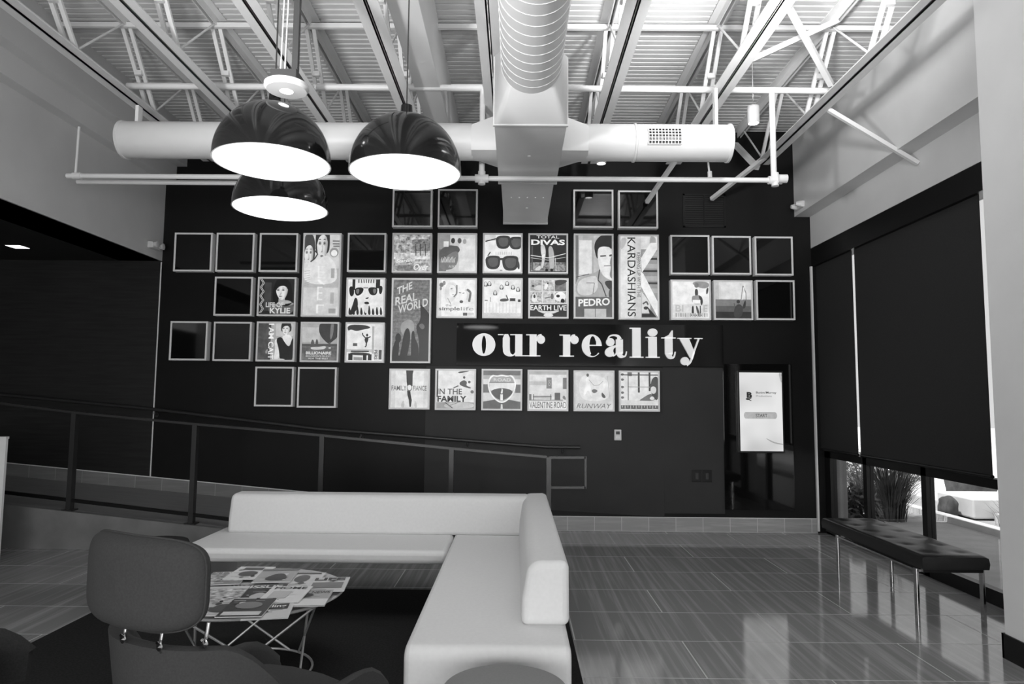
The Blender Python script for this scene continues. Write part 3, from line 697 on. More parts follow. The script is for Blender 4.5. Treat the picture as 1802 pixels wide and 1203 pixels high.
avi += [('s', 25, [(.02, .2), (.16, .2), (.18, .45), (.06, .5)]), ('s', 25, [(.86, .18), (.98, .18), (.96, .4), (.88, .42)]), ('s', 22, [(.18, .24), (.45, .22), (.42, .38), (.28, .48), (.2, .42)]), ('s', 22, [(.55, .22), (.84, .22), (.82, .42), (.7, .46), (.6, .4)]), ('s', 120, [(.22, .28), (.33, .26), (.3, .42), (.24, .4)]), ('s', 110, [(.7, .26), (.8, .26), (.78, .4), (.72, .4)]), ('l', 30, .02, [(.43, .24), (.57, .24)]), ('s', 40, [(.5, .52), (.6, .5), (.57, .55), (.5, .55)])]
for k in range(9): avi.append(('s', 28, [(.02+.11*k, 1), (.05+.11*k, .68+.05*math.sin(k*2.3)+.1*abs(k-4)/8), (.12+.11*k, 1)]))
avi += [('s', 28, [(.2, .5), (.28, .55), (.3, .8), (.15, 1), (.05, 1), (.15, .7)]), ('s', 28, [(.46, .64), (.58, .62), (.62, .70), (.48, .7)]), ('s', 215, [(.46, .7), (.6, .7), (.58, .95), (.48, .95)])]
light_box((608.9, 488.3, 677.4, 556.8), 'lit poster of a bearded man in aviator glasses, high contrast', avi)
rw = [(60, 120, 30)]
for k in range(22): rw.append(('l', 72, .006, [(0, .045*k+.02), (1, .045*k+.02)]))
rw += [('s', 150, [(.25, .52), (.5, .48), (.62, .56), (.55, .75), (.35, .72), (.2, .62)]), ('t', 205, 'THE', .10, .10, .52, .19, -.08, .02), ('t', 205, 'REAL', .06, .22, .66, .32, -.07, .02), ('t', 205, 'WORLD', .14, .32, .96, .42, -.10, .02),
       ('s', 32, [(.74, .28), (.84, .34), (.98, .40), (1.05, .5), (1.05, 1.05), (.72, 1.05), (.75, .75), (.62, .57), (.78, .5)]), ('s', 95, [(.70, .56), (.82, .53), (.9, .58), (.82, .62)]), ('e', 35, .16, .72, .08, .06), ('s', 35, [(.04, .78), (.16, .70), (.2, .8), (.15, 1.05), (-.05, 1.05)]), ('s', 32, [(.32, .64), (.42, .58), (.50, .66), (.48, .8), (.36, 1.05), (.16, 1.05), (.26, .82)]), ('s', 32, [(.52, .64), (.6, .62), (.62, .72), (.74, .82), (.72, 1.05), (.52, 1.05), (.52, .8)]), ('r', 36, 0, .93, 1, 1)]
light_box((688, 489, 758, 638.5), 'tall dim lit poster of shadows on a brick wall under scrawled letters', rw)
sim = [238, ('r', 215, 0, 0, .08, 1), ('e', 120, .08, .14, .06, .06), ('e', 140, .15, .09, .04, .06), ('e', 135, .06, .24, .03, .05)] + [('s', 225, [(.2, .08), (.5, .05), (.55, .4), (.3, .7), (.15, .5)]), ('e', 205, .40, .30, .11, .17), ('e', 242, .38, .30, .10, .16), ('l', 140, .03, [(.33, .25), (.38, .24)]), ('l', 120, .035, [(.50, .14), (.50, .38), (.42, .47)]), ('e', 150, .40, .41, .03, .012), ('s', 215, [(.68, .24), (.9, .26), (.9, .5), (.75, .6)]), ('e', 242, .66, .43, .12, .16), ('l', 110, .06, [(.78, .26), (.88, .34), (.86, .5), (.84, .6)]), ('l', 130, .025, [(.56, .35), (.62, .36)]), ('l', 130, .025, [(.66, .37), (.71, .36)]), ('e', 90, .63, .60, .05, .04), ('l', 160, .02, [(.25, .5), (.34, .66)])]
sim += [('t', 120, 'the', .20, .66, .36, .73), ('t', 65, 'simple', .02, .74, .59, .87, 0, .012), ('t', 150, 'life', .62, .74, .97, .84), ('r', 90, .68, .90, .80, .98), ('r', 200, .82, .90, .98, .98)]
light_box((768.4, 489, 838.7, 559.3), 'lit pale poster of two blonde women with typewriter lettering', sim)
grp = [232, ('r', 238, 0, .6, 1, 1), ('r', 205, .0, .9, 1, 1)]
for (x, y, lh) in ((.04, .10, 0), (.14, .09, 0), (.47, .18, 0), (.62, .08, 1), (.78, .18, 1), (.92, .24, 1), (.30, .34, 1)):
    grp += [('s', 75, [(x-.05, y-.01), (x, y-.06), (x+.05, y-.01), (x+.06, y+.09), (x-.055, y+.09)]), ('e', 228, x, y+.015, .034, .05), ('s', 240, [(x-.08, y+.12), (x, y+.07), (x+.08, y+.12), (x+.09, .62), (x-.09, .62)])]
grp += [('s', 90, [(.43, .52), (.62, .5), (.68, .58), (.43, .6)]), ('r', 60, .70, .5, .85, .58), ('r', 130, .02, .55, .10, .58), ('r', 60, .92, .53, .99, .6), ('l', 90, .03, [(.6, .42), (.66, .56)]), ('r', 150, .16, .48, .18, .6), ('l', 180, .01, [(.27, .02), (.28, .1)])]
for k in range(10): grp.append(('r', 220, .05+.09*k, .62, .08+.09*k, .92))
light_box((848.8, 489, 919.7, 559.8), 'lit pale poster of a group of people dressed in white', grp)
ear = [225]
cells = [((110, 200, 30), 0, 0), ((120, 230, 30), 1, 0), ((70, 120, 20), 2, 0), ((90, 235, 40), 0, 1), ((165, 225, 30), 1, 1), ((60, 240, 40), 2, 1)]
for g_, i, j in cells: ear.append(('r', g_, .01+.33*i, .01+.32*j, .32+.33*i, .31+.32*j))
ear += [('e', 70, .08, .17, .04, .03), ('s', 205, [(.1, .2), (.3, .12), (.3, .3), (.12, .28)]), ('s', 240, [(.36, .24), (.44, .06), (.5, .14), (.44, .28)]), ('e', 70, .48, .1, .03, .02), ('s', 60, [(.68, .14), (.8, .16), (1, .06), (1, 0), (.68, 0)]), ('s', 235, [(.03, .6), (.06, .4), (.16, .36), (.22, .6)]), ('e', 60, .12, .45, .03, .05), ('l', 110, .025, [(.4, .5), (.6, .46)]), ('e', 110, .6, .45, .04, .08), ('e', 238, .82, .46, .15, .13), ('e', 40, .76, .44, .05, .04), ('s', 35, [(.85, .5), (.93, .52), (.95, .62), (.82, .62)]),
        ('r', 45, 0, .66, 1, 1), ('s', 215, [(.15, .82), (.5, .86), (.85, .82), (.66, .91), (.5, .93), (.34, .91)]), ('e', 235, .5, .96, .13, .05), ('t', 240, 'EARTH LIVE', .01, .69, .99, .83, 0, .02)]
light_box((929.7, 489, 1000.6, 560), 'lit poster with a grid of six nature photos above white lettering', ear)
bil = [240, ('r', 228, .0, .62, 1, 1), ('t', 195, 'BI', .08, .64, .30, .82, 0, .02), ('t', 195, 'E', .84, .64, .95, .82, 0, .02), ('s', 150, [(.5, .05), (.7, -.02), (1, .02), (1, .16), (.8, .2)]), ('s', 80, [(.92, .2), (.99, .15), (.97, .32), (.92, .36)]), ('e', 130, .66, .10, .06, .07), ('s', 70, [(.61, .2), (.70, .2), (.70, .42), (.62, .42)]), ('s', 150, [(.52, .4), (.62, .38), (.78, .36), (.8, .62), (.54, .62)]), ('s', 70, [(.70, .38), (.80, .4), (.84, .56), (.78, .68), (.75, .5)]), ('r', 245, .55, .50, .76, .60), ('s', 60, [(.52, .68), (.58, .64), (.58, .95), (.52, .95)]), ('s', 90, [(.62, .66), (.68, .66), (.76, .95), (.7, .97)]), ('r', 85, .74, .66, .77, .95), ('r', 90, .46, .9, .80, .93)]
for k in range(14): bil.append(('r', 190 if k % 2 else 170, .08+.064*k, .86, .12+.064*k, .96))
light_box((1180.3, 492, 1251.3, 562.8), 'lit pale poster of a lone figure standing over faint letters', bil)
han = [215, ('r', 190, 0, 0, .1, .6), ('r', 228, .15, 0, .85, .45), ('r', 130, 0, .48, 1, .7), ('r', 95, 0, .66, 1, .84), ('r', 55, 0, .82, 1, 1), ('s', 70, [(.5, .98), (.52, .72), (.62, .60), (.72, .62), (.78, .74), (.72, .98)]), ('s', 60, [(.74, .74), (.82, .50), (.86, .52), (.84, .72)]), ('e', 60, .64, .54, .05, .05), ('l', 110, .02, [(.72, .5), (.78, .1), (.86, .3), (.86, .5)]), ('l', 240, .015, [(.74, .5), (.8, .14), (.84, .4)]), ('l', 90, .02, [(.52, .58), (.54, .66)])]
light_box((1256.3, 493, 1325, 562.8), 'lit poster of a raised arm splashing out of water', han)
cai = [50, (('r'), (25, 75, 14), 0, 0, .36, 1), ('r', 170, .36, 0, 1, 1), ('r', 195, .5, 0, 1, .35), ('s', 225, [(.46, .45), (.56, .42), (.62, .7), (.62, 1), (.44, 1), (.5, .75)])] + face(.78, .16, .17, 225, 45, 60, -.1) + [('s', 222, [(.66, .34), (.9, .3), (.98, .42), (.88, .66), (.74, .5)]), ('s', 38, [(.5, .42), (.66, .36), (.74, .5), (.90, .68), (.96, .4), (1.05, .42), (1.05, 1.05), (.64, 1.05), (.6, .7)]), ('s', 200, [(.36, .98), (.7, .96), (.82, 1), (.36, 1)]), ('s', 150, [(.2, .78), (.3, .68), (.26, .86)]), ('t', 238, 'I AM CAIT', .295, .01, .445, .99, 'cw', .02)]
light_box((450.7, 565.6, 518.9, 635.8), 'lit poster of a woman in black jacket by vertical white lettering', cai)
bln = [170, ('r', 195, 0, .1, .5, .5), ('r', 90, 0, .55, 1, .66), ('r', (45, 110, 14), 0, .62, 1, 1), ('s', 60, [(.46, .16), (.5, -.06), (1.05, -.06), (1.05, .34), (.84, .5), (.78, .55), (.70, .52), (.52, .34)]), ('s', 120, [(.80, -.05), (.9, -.05), (.88, .3), (.79, .5)]), ('s', 90, [(.75, .5), (.82, .5), (.8, .64), (.76, .64)]), ('r', 210, .76, .64, .82, .68), ('s', 85, [(.24, .58), (.28, .42), (.34, .46), (.35, .6)]), ('s', 85, [(.38, .58), (.4, .40), (.46, .46), (.46, .6)]), ('s', 205, [(.22, .64), (.45, .64), (.7, .6), (.66, .7), (.3, .72)]), ('t', 240, 'BILLIONAIRE', .12, .76, .84, .84, 0, .02), ('t', 225, "BRANSON'S QUEST", .12, .865, .83, .91, 0, .015), ('t', 225, 'FOR THE BEST', .20, .93, .76, .975, 0, .015)]
light_box((528.2, 566.2, 596.2, 636.8), 'lit poster of a hot air balloon over a hazy landscape', bln)
jmp = [232, ('r', 175, .70, .06, .76, .8), ('r', 215, .78, 0, 1, 1), ('s', 55, [(0, .02), (.5, .02), (.7, .1), (.4, .16), (.25, .2), (.1, .14), (.02, .2)]), ('e', 45, .56, .30, .03, .04), ('s', 45, [(.48, .4), (.56, .34), (.61, .38), (.57, .52), (.52, .52)]), ('l', 45, .03, [(.57, .38), (.66, .34)]), ('l', 45, .03, [(.52, .38), (.44, .3), (.43, .24)]), ('l', 45, .035, [(.55, .5), (.54, .6), (.51, .62)]), ('r', 90, .17, .52, .29, .6), ('r', 195, 0, .68, .7, .76), ('r', 55, .12, .72, .62, .76), ('s', 60, [(.1, .76), (.66, .78), (.66, .86), (.1, .84)]), ('r', 40, .05, .8, .17, .98), ('r', 40, .46, .8, .56, .98), ('r', 45, .60, .82, .70, .98), ('r', 150, .2, .9, .45, .98), ('t', 60, 'PERS', .77, .70, .86, .96, 'cw', .02), ('r', 70, .90, .7, .98, .96)]
light_box((607.2, 566.9, 676.2, 637.8), 'lit poster of a person jumping inside a bright white room', jmp)
# bottom row
fam = [225, ('r', 210, 0, 0, .12, 1), ('r', 210, .88, 0, 1, 1), ('p', 45, [(.40, 0), (.60, 0), (.58, .1), (.58, .42), (.54, .45), (.44, .42), (.42, .3), (.41, .1)]), ('p', 40, [(.44, .54), (.52, .52), (.54, .66), (.57, .8), (.55, .98), (.51, .98), (.49, .8), (.45, .66)]), ('e', 110, .5, .47, .07, .09), ('e', 235, .5, .46, .055, .07), ('t', 100, 'FAMILY', .02, .41, .42, .54, 0, .01), ('t', 100, 'FIANCE', .60, .41, .96, .54, 0, .01), ('s', 195, [(.3, .85), (.36, .8), (.38, 1), (.28, 1)]), ('s', 200, [(.64, .8), (.7, .86), (.72, 1), (.64, 1)])]
light_box((684.5, 648.5, 756.2, 720), 'lit poster with a dark torn strip splitting the lettering', fam)
inf = [228, ('r', 60, .0, .0, .035, .7), ('s', 205, [(0, .84), (.4, .84), (1, .82), (1, 1), (0, 1)]), ('r', 150, .0, .84, 1, 1), ('s', 190, [(.2, .86), (1, .84), (1, 1), (.2, 1)]), ('s', 70, [(.56, .02), (.9, .0), (.8, .03), (.58, .08)]), ('e', 70, .73, .18, .03, .035), ('s', 80, [(.6, .32), (.72, .24), (.82, .3), (.78, .4), (.92, .44), (.9, .48), (.7, .42), (.62, .38)]), ('e', 90, .87, .3, .035, .035), ('l', 85, .03, [(.45, .46), (.58, .40)]), ('e', 110, .95, .56, .045, .045), ('t', 62, 'IN THE', .02, .48, .68, .63, 0, .012), ('t', 52, 'FAMILY', .02, .67, .80, .83, 0, .035), ('l', 70, .02, [(.22, .84), (.44, 1)]), ('l', 110, .012, [(.36, .92), (.6, .84)])]
light_box((765.5, 648.8, 837.2, 721.3), 'lit poster of a tumbling figure above bold dark two-line lettering', inf)
roa = [175, ('r', 110, 0, 0, 1, .12), ('r', 215, 0, .22, 1, .36), ('r', 110, 0, .36, .16, .58), ('r', 110, .86, .36, 1, .58), ('r', 205, 0, .58, 1, .8), ('p', 95, [(0, .82), (.5, .72), (1, .82), (1, 1), (0, 1)])]
sh = [(.24, .12), (.36, .15), (.5, .12), (.64, .15), (.76, .12), (.86, .28), (.85, .5), (.72, .72), (.5, .86), (.28, .72), (.15, .5), (.14, .28)]
shr = lambda k: [(.5+(u-.5)*k, .47+(v-.47)*k) for u, v in sh]
roa += [('s', 240, smooth(shr(1.06), 1)), ('s', 165, smooth(shr(.95), 1)), ('p', 228, [(.17, .32), (.83, .32), (.83, .52), (.17, .52)]), ('s', 85, [(.18, .52), (.5, .44), (.82, .52), (.72, .68), (.5, .8), (.28, .68)]), ('l', 100, .012, [(.16, .31), (.84, .31)]), ('t', 215, 'ROAD', .28, .20, .74, .28, 0, .02), ('p', 240, [(.46, .62), (.53, .62), (.53, .78), (.46, .78)]), ('p', 235, [(.47, .60), (.52, .60), (.53, .5), (.5, .46)]), ('p', 215, [(.48, .88), (.52, .88), (.53, 1), (.47, 1)])]
light_box((847.2, 649, 919, 722), 'lit poster of a highway shield sign over a road', roa)
val = [215, ('r', 175, 0, 0, 1, .08), ('r', 228, .1, .1, 1, .22), ('r', 195, 0, .26, .45, .36), ('r', 130, .46, .16, .60, .45), ('r', 225, .62, .18, .88, .44), ('r', 120, .90, .16, 1, .46), ('t', 200, 'SO', .51, .22, .57, .38, 'cw', 0), ('r', 165, 0, .74, .9, .78), ('r', 110, 0, .60, .06, .76), ('l', 90, .025, [(.1, .66), (.6, .66)]), ('l', 90, .02, [(.12, .6), (.12, .76)]), ('l', 90, .02, [(.58, .6), (.58, .76)]), ('l', 90, .012, [(.1, .7), (.6, .7)]), ('r', 95, .68, .56, .83, .75), ('s', 130, [(.88, .7), (.92, .62), (.98, .68), (.98, .76)]), ('r', 228, 0, .79, 1, 1), ('t', 70, 'VALENTINE ROAD', .01, .80, .99, .97, 0, .0)]
light_box((928.3, 650.5, 1000.2, 723), 'lit poster of a pale classroom with tall condensed title below', val)
run = [210, ('s', 228, [(.1, .1), (.5, .05), (.9, .2), (.95, .7), (.5, .8), (.1, .7)]), ('e', 95, .33, .08, .035, .045), ('s', 240, [(.27, .16), (.36, .14), (.40, .3), (.42, .5), (.46, .66), (.42, .66), (.34, .44), (.26, .62), (.20, .66), (.26, .4), (.28, .28)]), ('s', 110, [(.42, .5), (.5, .44), (.62, .5), (.5, .58)]), ('s', 235, [(.72, .12), (.8, .16), (.82, .34), (.76, .5), (.7, .56), (.74, .34)]), ('s', 90, [(.7, .54), (.74, .56), (.82, .66), (.78, .7), (.7, .66)]), ('l', 150, .012, [(.36, .2), (.5, .36), (.64, .34), (.74, .24)]), ('l', 185, .015, [(.86, .1), (.92, .7)]), ('t', 110, 'RUNWAY', .03, .84, .97, .97, 0, .0, .3)]
light_box((1009.5, 651.5, 1081.5, 723.5), 'lit pale poster of two striding models above slanted grey lettering', run)
boy = [228, ('r', 215, 0, .75, 1, .86)]
for v in (.06, .2, .4, .55, .68): boy.append(('s', 110, [(0, v-.03), (.07, v-.04), (.1, v+.01), (.02, v+.04)]))
boy += [('r', 120, .18, 0, .3, .1), ('r', 70, .0, .055, 1, .08), ('r', 70, .46, 0, .51, .54), ('r', 70, .75, 0, .80, .5), ('r', 150, .20, .38, .8, .40), ('r', 80, .19, .1, .21, .75), ('s', 110, [(.5, .74), (.8, .55), (.85, .62), (.95, .76), (.5, .76)]), ('s', 80, [(.78, .4), (.82, .2), (.92, .1), (1.02, .14), (1.02, .76), (.86, .7)]), ('s', 215, [(.8, .4), (.88, .36), (.96, .42), (.94, .55), (.86, .58), (.8, .52)]), ('s', 225, [(.76, .7), (.84, .62), (.92, .7), (.84, .75)]), ('l', 200, .015, [(.84, .14), (.80, .3)])]
boy += [('r', 95, 0, .88, 1, .98)]
for k in range(13): boy.append(('r', 190, .03+.074*k, .89, .05+.074*k, .94+.03*(k % 2)))
light_box((1089.5, 652, 1161.2, 723.8), 'lit poster of a person in front of a paned window', boy)

# ================================================================= SIGN
YS = DW-.04
sx0, sz1 = at_y(804, 570, YS).x, at_y(1000, 570, YS).z
sx1, sz0 = at_y(1272, 600, YS).x, at_y(1000, 643, YS).z
r = root('wall_sign', ((sx0+sx1)/2, YS, sz0), 'glossy black sign panel with white serif letters reading our reality', 'sign')
MB().box(sx0, sx1, YS, DW, sz0, sz1).build('panel', glosspanel, r, smooth=False)
signw = mat('white_acrylic_letter', .78, .4, emit=.35, emit_v=.8)
la, lb = at_y(831, 627, YS-.03), at_y(1236.7, 629, YS-.03)
kx = (lb.x-la.x)/(1610-148)
def lp(x, y): # drawing units (right, down) -> wall
    return (la.x+(x-148)*kx, (la.z+lb.z)/2+.004-(y-262)*kx)
def ring(o, i):  # closed outline with a hole as one grid
    return ('ring', o, i)
def R(x0, y0, x1, y1): return [(x0, y0), (x1, y0), (x1, y1), (x0, y1)]
def arc(pts, ws): return ('arc', pts, ws)
letters = {
 'o': [ring(ell(221, 190, 73, 72, 0, 48), ell(221, 190, 14, 58, 0, 48))],
 'u': [R(310, 122, 346, 128), smooth([(341, 122), (386, 122), (386, 215), (390, 244), (406, 254), (402, 264), (372, 263), (352, 252), (341, 228)], 1), arc([(396, 258), (412, 254), (424, 238)], [10, 8, 6]), R(388, 122, 424, 128), R(420, 122, 466, 262), R(464, 256, 492, 262)],
 'r': [R(490, 122, 516, 128), R(512, 122, 557, 262), R(490, 256, 581, 262), arc([(556, 165), (560, 140), (572, 126), (588, 124)], [5, 6, 7, 8]), ell(585, 155, 25, 27, 0, 28)],
 'r.001': [R(702, 122, 728, 128), R(725, 122, 770, 262), R(702, 256, 794, 262), arc([(769, 165), (773, 140), (785, 126), (801, 124)], [5, 6, 7, 8]), ell(798, 155, 26, 27, 0, 28)],
 'e': [ring(ell(907, 192, 63, 72, 0, 44, PI*.0, PI*2), None)],
 'a': [ell(1025, 168, 27, 26, 0, 28), arc([(1010, 148), (1022, 130), (1048, 123), (1074, 130), (1084, 150)], [8, 9, 9, 16, 30]), R(1061, 150, 1105, 240), arc([(1083, 236), (1090, 254), (1108, 260), (1122, 252), (1128, 226)], [44, 30, 12, 8, 6]), smooth([(1061, 186), (1040, 192), (1005, 204), (988, 228), (996, 254), (1020, 264), (1046, 256), (1050, 240), (1042, 228), (1046, 208), (1061, 200)], 2), arc([(1040, 256), (1054, 250), (1064, 236)], [10, 8, 6])],
 'l': [R(1148, 75, 1168, 82), R(1165, 75, 1218, 265), R(1148, 259, 1235, 266)],
 'i': [ell(1294, 104, 31, 25, 0, 30), R(1250, 132, 1270, 139), R(1267, 132, 1320, 265), R(1250, 259, 1338, 266)],
 't': [[(1372, 142), (1372, 132), (1398, 118), (1416, 90), (1422, 90), (1422, 142)], R(1350, 135, 1440, 142), R(1372, 140, 1420, 240), arc([(1396, 236), (1402, 256), (1416, 264), (1430, 256), (1437, 226)], [48, 34, 16, 8, 6])],
 'y': [R(1452, 137, 1540, 143), [(1464, 140), (1524, 140), (1560, 232), (1545, 276), (1530, 262)], R(1560, 137, 1611, 143), arc([(1588, 140), (1556, 225), (1542, 268), (1528, 296), (1508, 312)], [9, 9, 10, 11, 12]), ell(1497, 285, 27, 26, 0, 28)],
}
for nm, pieces in letters.items():
    b = MB()
    for pc in pieces:
        F = lambda x, y: (lp(x, y)[0], YS-.034, lp(x, y)[1]); K = lambda x, y: (lp(x, y)[0], YS-.006, lp(x, y)[1])
        if isinstance(pc, tuple) and pc[0] == 'ring' and pc[2]:
            b.grid([[K(*p) for p in pc[1]], [F(*p) for p in pc[1]], [F(*p) for p in pc[2]], [K(*p) for p in pc[2]]], True)
        elif isinstance(pc, tuple) and pc[0] == 'ring':   # the e: bowl open at lower right, crossbar
            out = ell(907, 192, 63, 72, 0, 40, 0, -1.98*PI+.75)   # from right middle counter-clockwise over the top to the lower right
            out = [(907+63*math.cos(t), 192-72*math.sin(t)) for t in [(-.0+2*PI*.885*k/40) for k in range(41)]]
            inn = []
            for k in range(41):
                t = 2*PI*.885*k/40; q = (914+22*math.cos(t), 190-60*math.sin(t)); 
                if k < 4: q = (936, 188-k*8)
                if k > 30: q = (914+46*math.cos(t)*1.0, 192-66*math.sin(t))
                inn.append(q)
            b.grid([[K(*p) for p in out], [F(*p) for p in out], [F(*p) for p in inn], [K(*p) for p in inn]])
            b.prism(R(893, 186, 970, 193), K, F)
        elif isinstance(pc, tuple):
            pts, ws = pc[1], pc[2]; left, right = [], []
            # resample for smoothness
            for i in range(len(pts)-1):
                for s in range(5):
                    t = s/5; p0 = pts[max(0, i-1)]; p1 = pts[i]; p2 = pts[i+1]; p3 = pts[min(len(pts)-1, i+2)]
                    q = [.5*((2*p1[c])+(-p0[c]+p2[c])*t+(2*p0[c]-5*p1[c]+4*p2[c]-p3[c])*t*t+(-p0[c]+3*p1[c]-3*p2[c]+p3[c])*t**3) for c in (0, 1)]
                    left.append((q, ws[i]*(1-t)+ws[i+1]*t))
            left.append((list(pts[-1]), ws[-1])); A, B = [], []
            for i, (q, wd) in enumerate(left):
                d = Vector(left[min(i+1, len(left)-1)][0])-Vector(left[max(i-1, 0)][0]); n = Vector((-d.y, d.x)).normalized()*wd/2
                A.append((q[0]+n.x, q[1]+n.y)); B.append((q[0]-n.x, q[1]-n.y))
            b.grid([[K(*p) for p in A], [F(*p) for p in A], [F(*p) for p in B], [K(*p) for p in B]])
        else: b.prism(pc, K, F)
    b.build('letter', signw, r, smooth=False)

# ================================================================= SCREEN, VENT, SWITCHES
x0, x1 = at_y(1274, 770, DW-.03).x, at_y(1396, 770, DW-.03).x
z0, z1 = at_y(1335, 897, DW-.03).z, at_y(1335, 640, DW-.03).z
r = root('kiosk_screen', ((x0+x1)/2, DW-.03, z0), 'lit portrait touch screen on tall glossy black wall panel', 'screen')
MB().box(x0, x1, DW-.03, DW-.0005, z0, z1).build('back_panel', glosspanel, r, smooth=False, bevel=.003)
a, c, d, e = frame_rect(1302.3, 655.3, 1377, 793.5, DW-.075)
MB().box(a-.02, c+.02, DW-.07, DW-.03, d-.02, e+.02).build('bezel', dkplastic, r, smooth=False, bevel=.004)
b = MB()
sm = mat('lit_screen', .1, .2, emit=1.0, emit_v=1); sb = sm.node_tree.nodes['Principled BSDF']
tc = N(sm, 'ShaderNodeTexCoord'); gr_ = N(sm, 'ShaderNodeTexNoise', Scale=2.2, Detail=1.0); L(sm, tc.outputs['Object'], gr_.inputs['Vector'])
cr = N(sm, 'ShaderNodeValToRGB'); cr.color_ramp.elements[0].position = .3; cr.color_ramp.elements[1].position = .6
cr.color_ramp.elements[0].color = (lin(190),)*3+(1,); cr.color_ramp.elements[1].color = (lin(226),)*3+(1,); L(sm, gr_.outputs['Fac'], cr.inputs[0]); L(sm, cr.outputs[0], sb.inputs['Emission Color'])
b.mat(sm); b.box(a, c, DW-.074, DW-.068, d, e)
f = lambda u, v, h: (a+(c-a)*u, DW-.074-h, e-(e-d)*v)
pill = [(.14+.05*math.cos(t), .548+.042*math.sin(t)) for t in [PI/2+PI*k/10 for k in range(11)]]+[(.82+.05*math.cos(t), .548+.042*math.sin(t)) for t in [-PI/2+PI*k/10 for k in range(11)]]
paint_ops(b, f, [('p', 184, pill), ('t', 70, 'START', .37, .528, .64, .57, 0, .01), ('t', 40, 'B', .165, .25, .29, .325, 0, .06), ('e', 40, .19, .34, .05, .012), ('s', 40, [(.2, .335), (.28, .318), (.285, .328), (.22, .345)]), ('l', 40, .02, [(.22, .345), (.25, .36), (.27, .357)]),
                 ('t', 60, 'Bunim/Murray', .385, .242, .865, .278, 0, .015), ('t', 130, 'Productions', .385, .288, .755, .312, 0, .0), ('s', 170, [(.55, .82), (.78, .885), (1, .905), (1, .92), (.75, .90)]), ('s', 190, [(.92, 0), (1, .0), (1, .14), (.96, .1)])], .0004, (e-d)/(c-a))
b.build('display', None, r, smooth=False, fix=False)
a, c, d, e = frame_rect(1202, 341, 1277, 400, DW-.01)
r = root('wall_vent', ((a+c)/2, DW-.01, d), 'black louvred return air vent high on the black wall', 'vent')
MB().box(a, c, DW-.012, DW, d, d+.02).box(a, c, DW-.012, DW, e-.02, e).box(a, a+.02, DW-.012, DW, d, e).box(c-.02, c, DW-.012, DW, d, e).box((a+c)/2-.006, (a+c)/2+.006, DW-.013, DW, d, e).build('vent_frame', blackmetal, r, smooth=False)
b = MB()
for k in range(14):
    z = d+.03+(e-d-.06)*k/13; b.hexa([(a+.02, DW-.004, z-.008), (c-.02, DW-.004, z-.008), (c-.02, DW-.002, z-.006), (a+.02, DW-.002, z-.006), (a+.02, DW-.010, z+.006), (c-.02, DW-.010, z+.006), (c-.02, DW-.008, z+.008), (a+.02, DW-.008, z+.008)])
b.build('louvre', dkplastic, r, smooth=False)
a, c, d, e = frame_rect(1081, 755.5, 1093.5, 774.5, DW-.03)
r = root('thermostat', ((a+c)/2, DW-.03, d), 'small white wall thermostat below the posters', 'thermostat')
MB().box(a, c, DW-.035, DW-.016, d, e).build('body', plastic, r, smooth=False, bevel=.004)
MB().box(a+.018, c-.018, DW-.037, DW-.034, d+.065, e-.02).build('display', dkplastic, r, smooth=False)
MB().box(a+.02, a+.034, DW-.038, DW-.034, d+.02, d+.045).box(c-.034, c-.02, DW-.038, DW-.034, d+.02, d+.045).build('button', framew, r, smooth=False)
a, c, d, e = frame_rect(1218, 827, 1253, 848, DW-.03)
r = root('switch_plate', ((a+c)/2, DW-.03, d), 'dark double switch plate low on the charcoal panel', 'switch')
MB().box(a, (a+c)/2-.006, DW-.028, DW-.02, d, e).box((a+c)/2+.006, c, DW-.028, DW-.02, d, e).build('plate', blackmetal, r, smooth=False, bevel=.003)
for s in (-1, 1): MB().box((a+c)/2+s*.055-.016, (a+c)/2+s*.055+.016, DW-.033, DW-.027, d+.03, e-.03).build('rocker', greymetal, r, smooth=False, bevel=.002)

# ================================================================= RAMP RAILING AND HANDRAIL
YR = YC+.065
top = [(2, 709), (137, 726), (272, 739), (340, 745.5), (450, 755), (560, 765), (793, 788.5), (962, 803.5)]
tp = [at_y(x, y, YR) for x, y in top]
r = root('ramp_railing', (-2, YR, .3), 'dark metal railing with square posts along the ramp', 'railing')
b = MB()
ext = tp[0]+(tp[0]-tp[1])*1.2
for p, q in zip([ext]+tp[:-1], tp): b.bar(p, q, .05, .022)
b.build('top_rail', greymetal, r, smooth=False)
bt = [at_y(x, y, YR) for x, y in ((10, 866), (340, 905.5), (425, 916))]
ext = bt[0]+(bt[0]-bt[1])*.5; e2 = bt[2]+(bt[2]-bt[1])*3.5
b = MB(); b.bar(ext, bt[1], .03, .03).bar(bt[1], bt[2], .03, .03).bar(bt[2], e2, .03, .03).build('bottom_rail', blackmetal, r, smooth=False)
for (x, yt, yb) in ((133, 725.5, 899), (345, 746, 925), (568, 766, 1000), (795, 789, 1000), (965.5, 804, 1000)):
    a, c = at_y(x, yt, YR), at_y(x, yb, YR)
    zb_ = cz(a.x)-.002 if x < 700 else 0
    MB().box(a.x-.022, a.x+.022, YR-.03, YR+.03, zb_, a.z).build('post', greymetal, r, smooth=False)
    MB().box(a.x-.05, a.x+.05, YR-.05, YR+.05, zb_, zb_+.012).build('base_plate', greymetal, r, smooth=False)
q = [at_y(x, y, YR) for x, y in ((966, 804.5), (1030, 804.5), (1030, 857), (966, 857))]
MB().bar(q[0], q[1], .05, .022).bar(q[1]+Vector((0, 0, .011)), q[2]-Vector((0, 0, .011)), .02, .05).bar(q[2], q[3], .05, .022).build('end_loop', greymetal, r, smooth=False)
YH = DW-.07
hp = [at_y(x, y, YH) for x, y in ((2, 694), (272, 720), (560, 754.5), (700, 765.5), (962, 786), (1020.6, 786.8))]
r = root('wall_handrail', (-1, YH, .8), 'black tubular handrail fixed along the black wall', 'handrail')
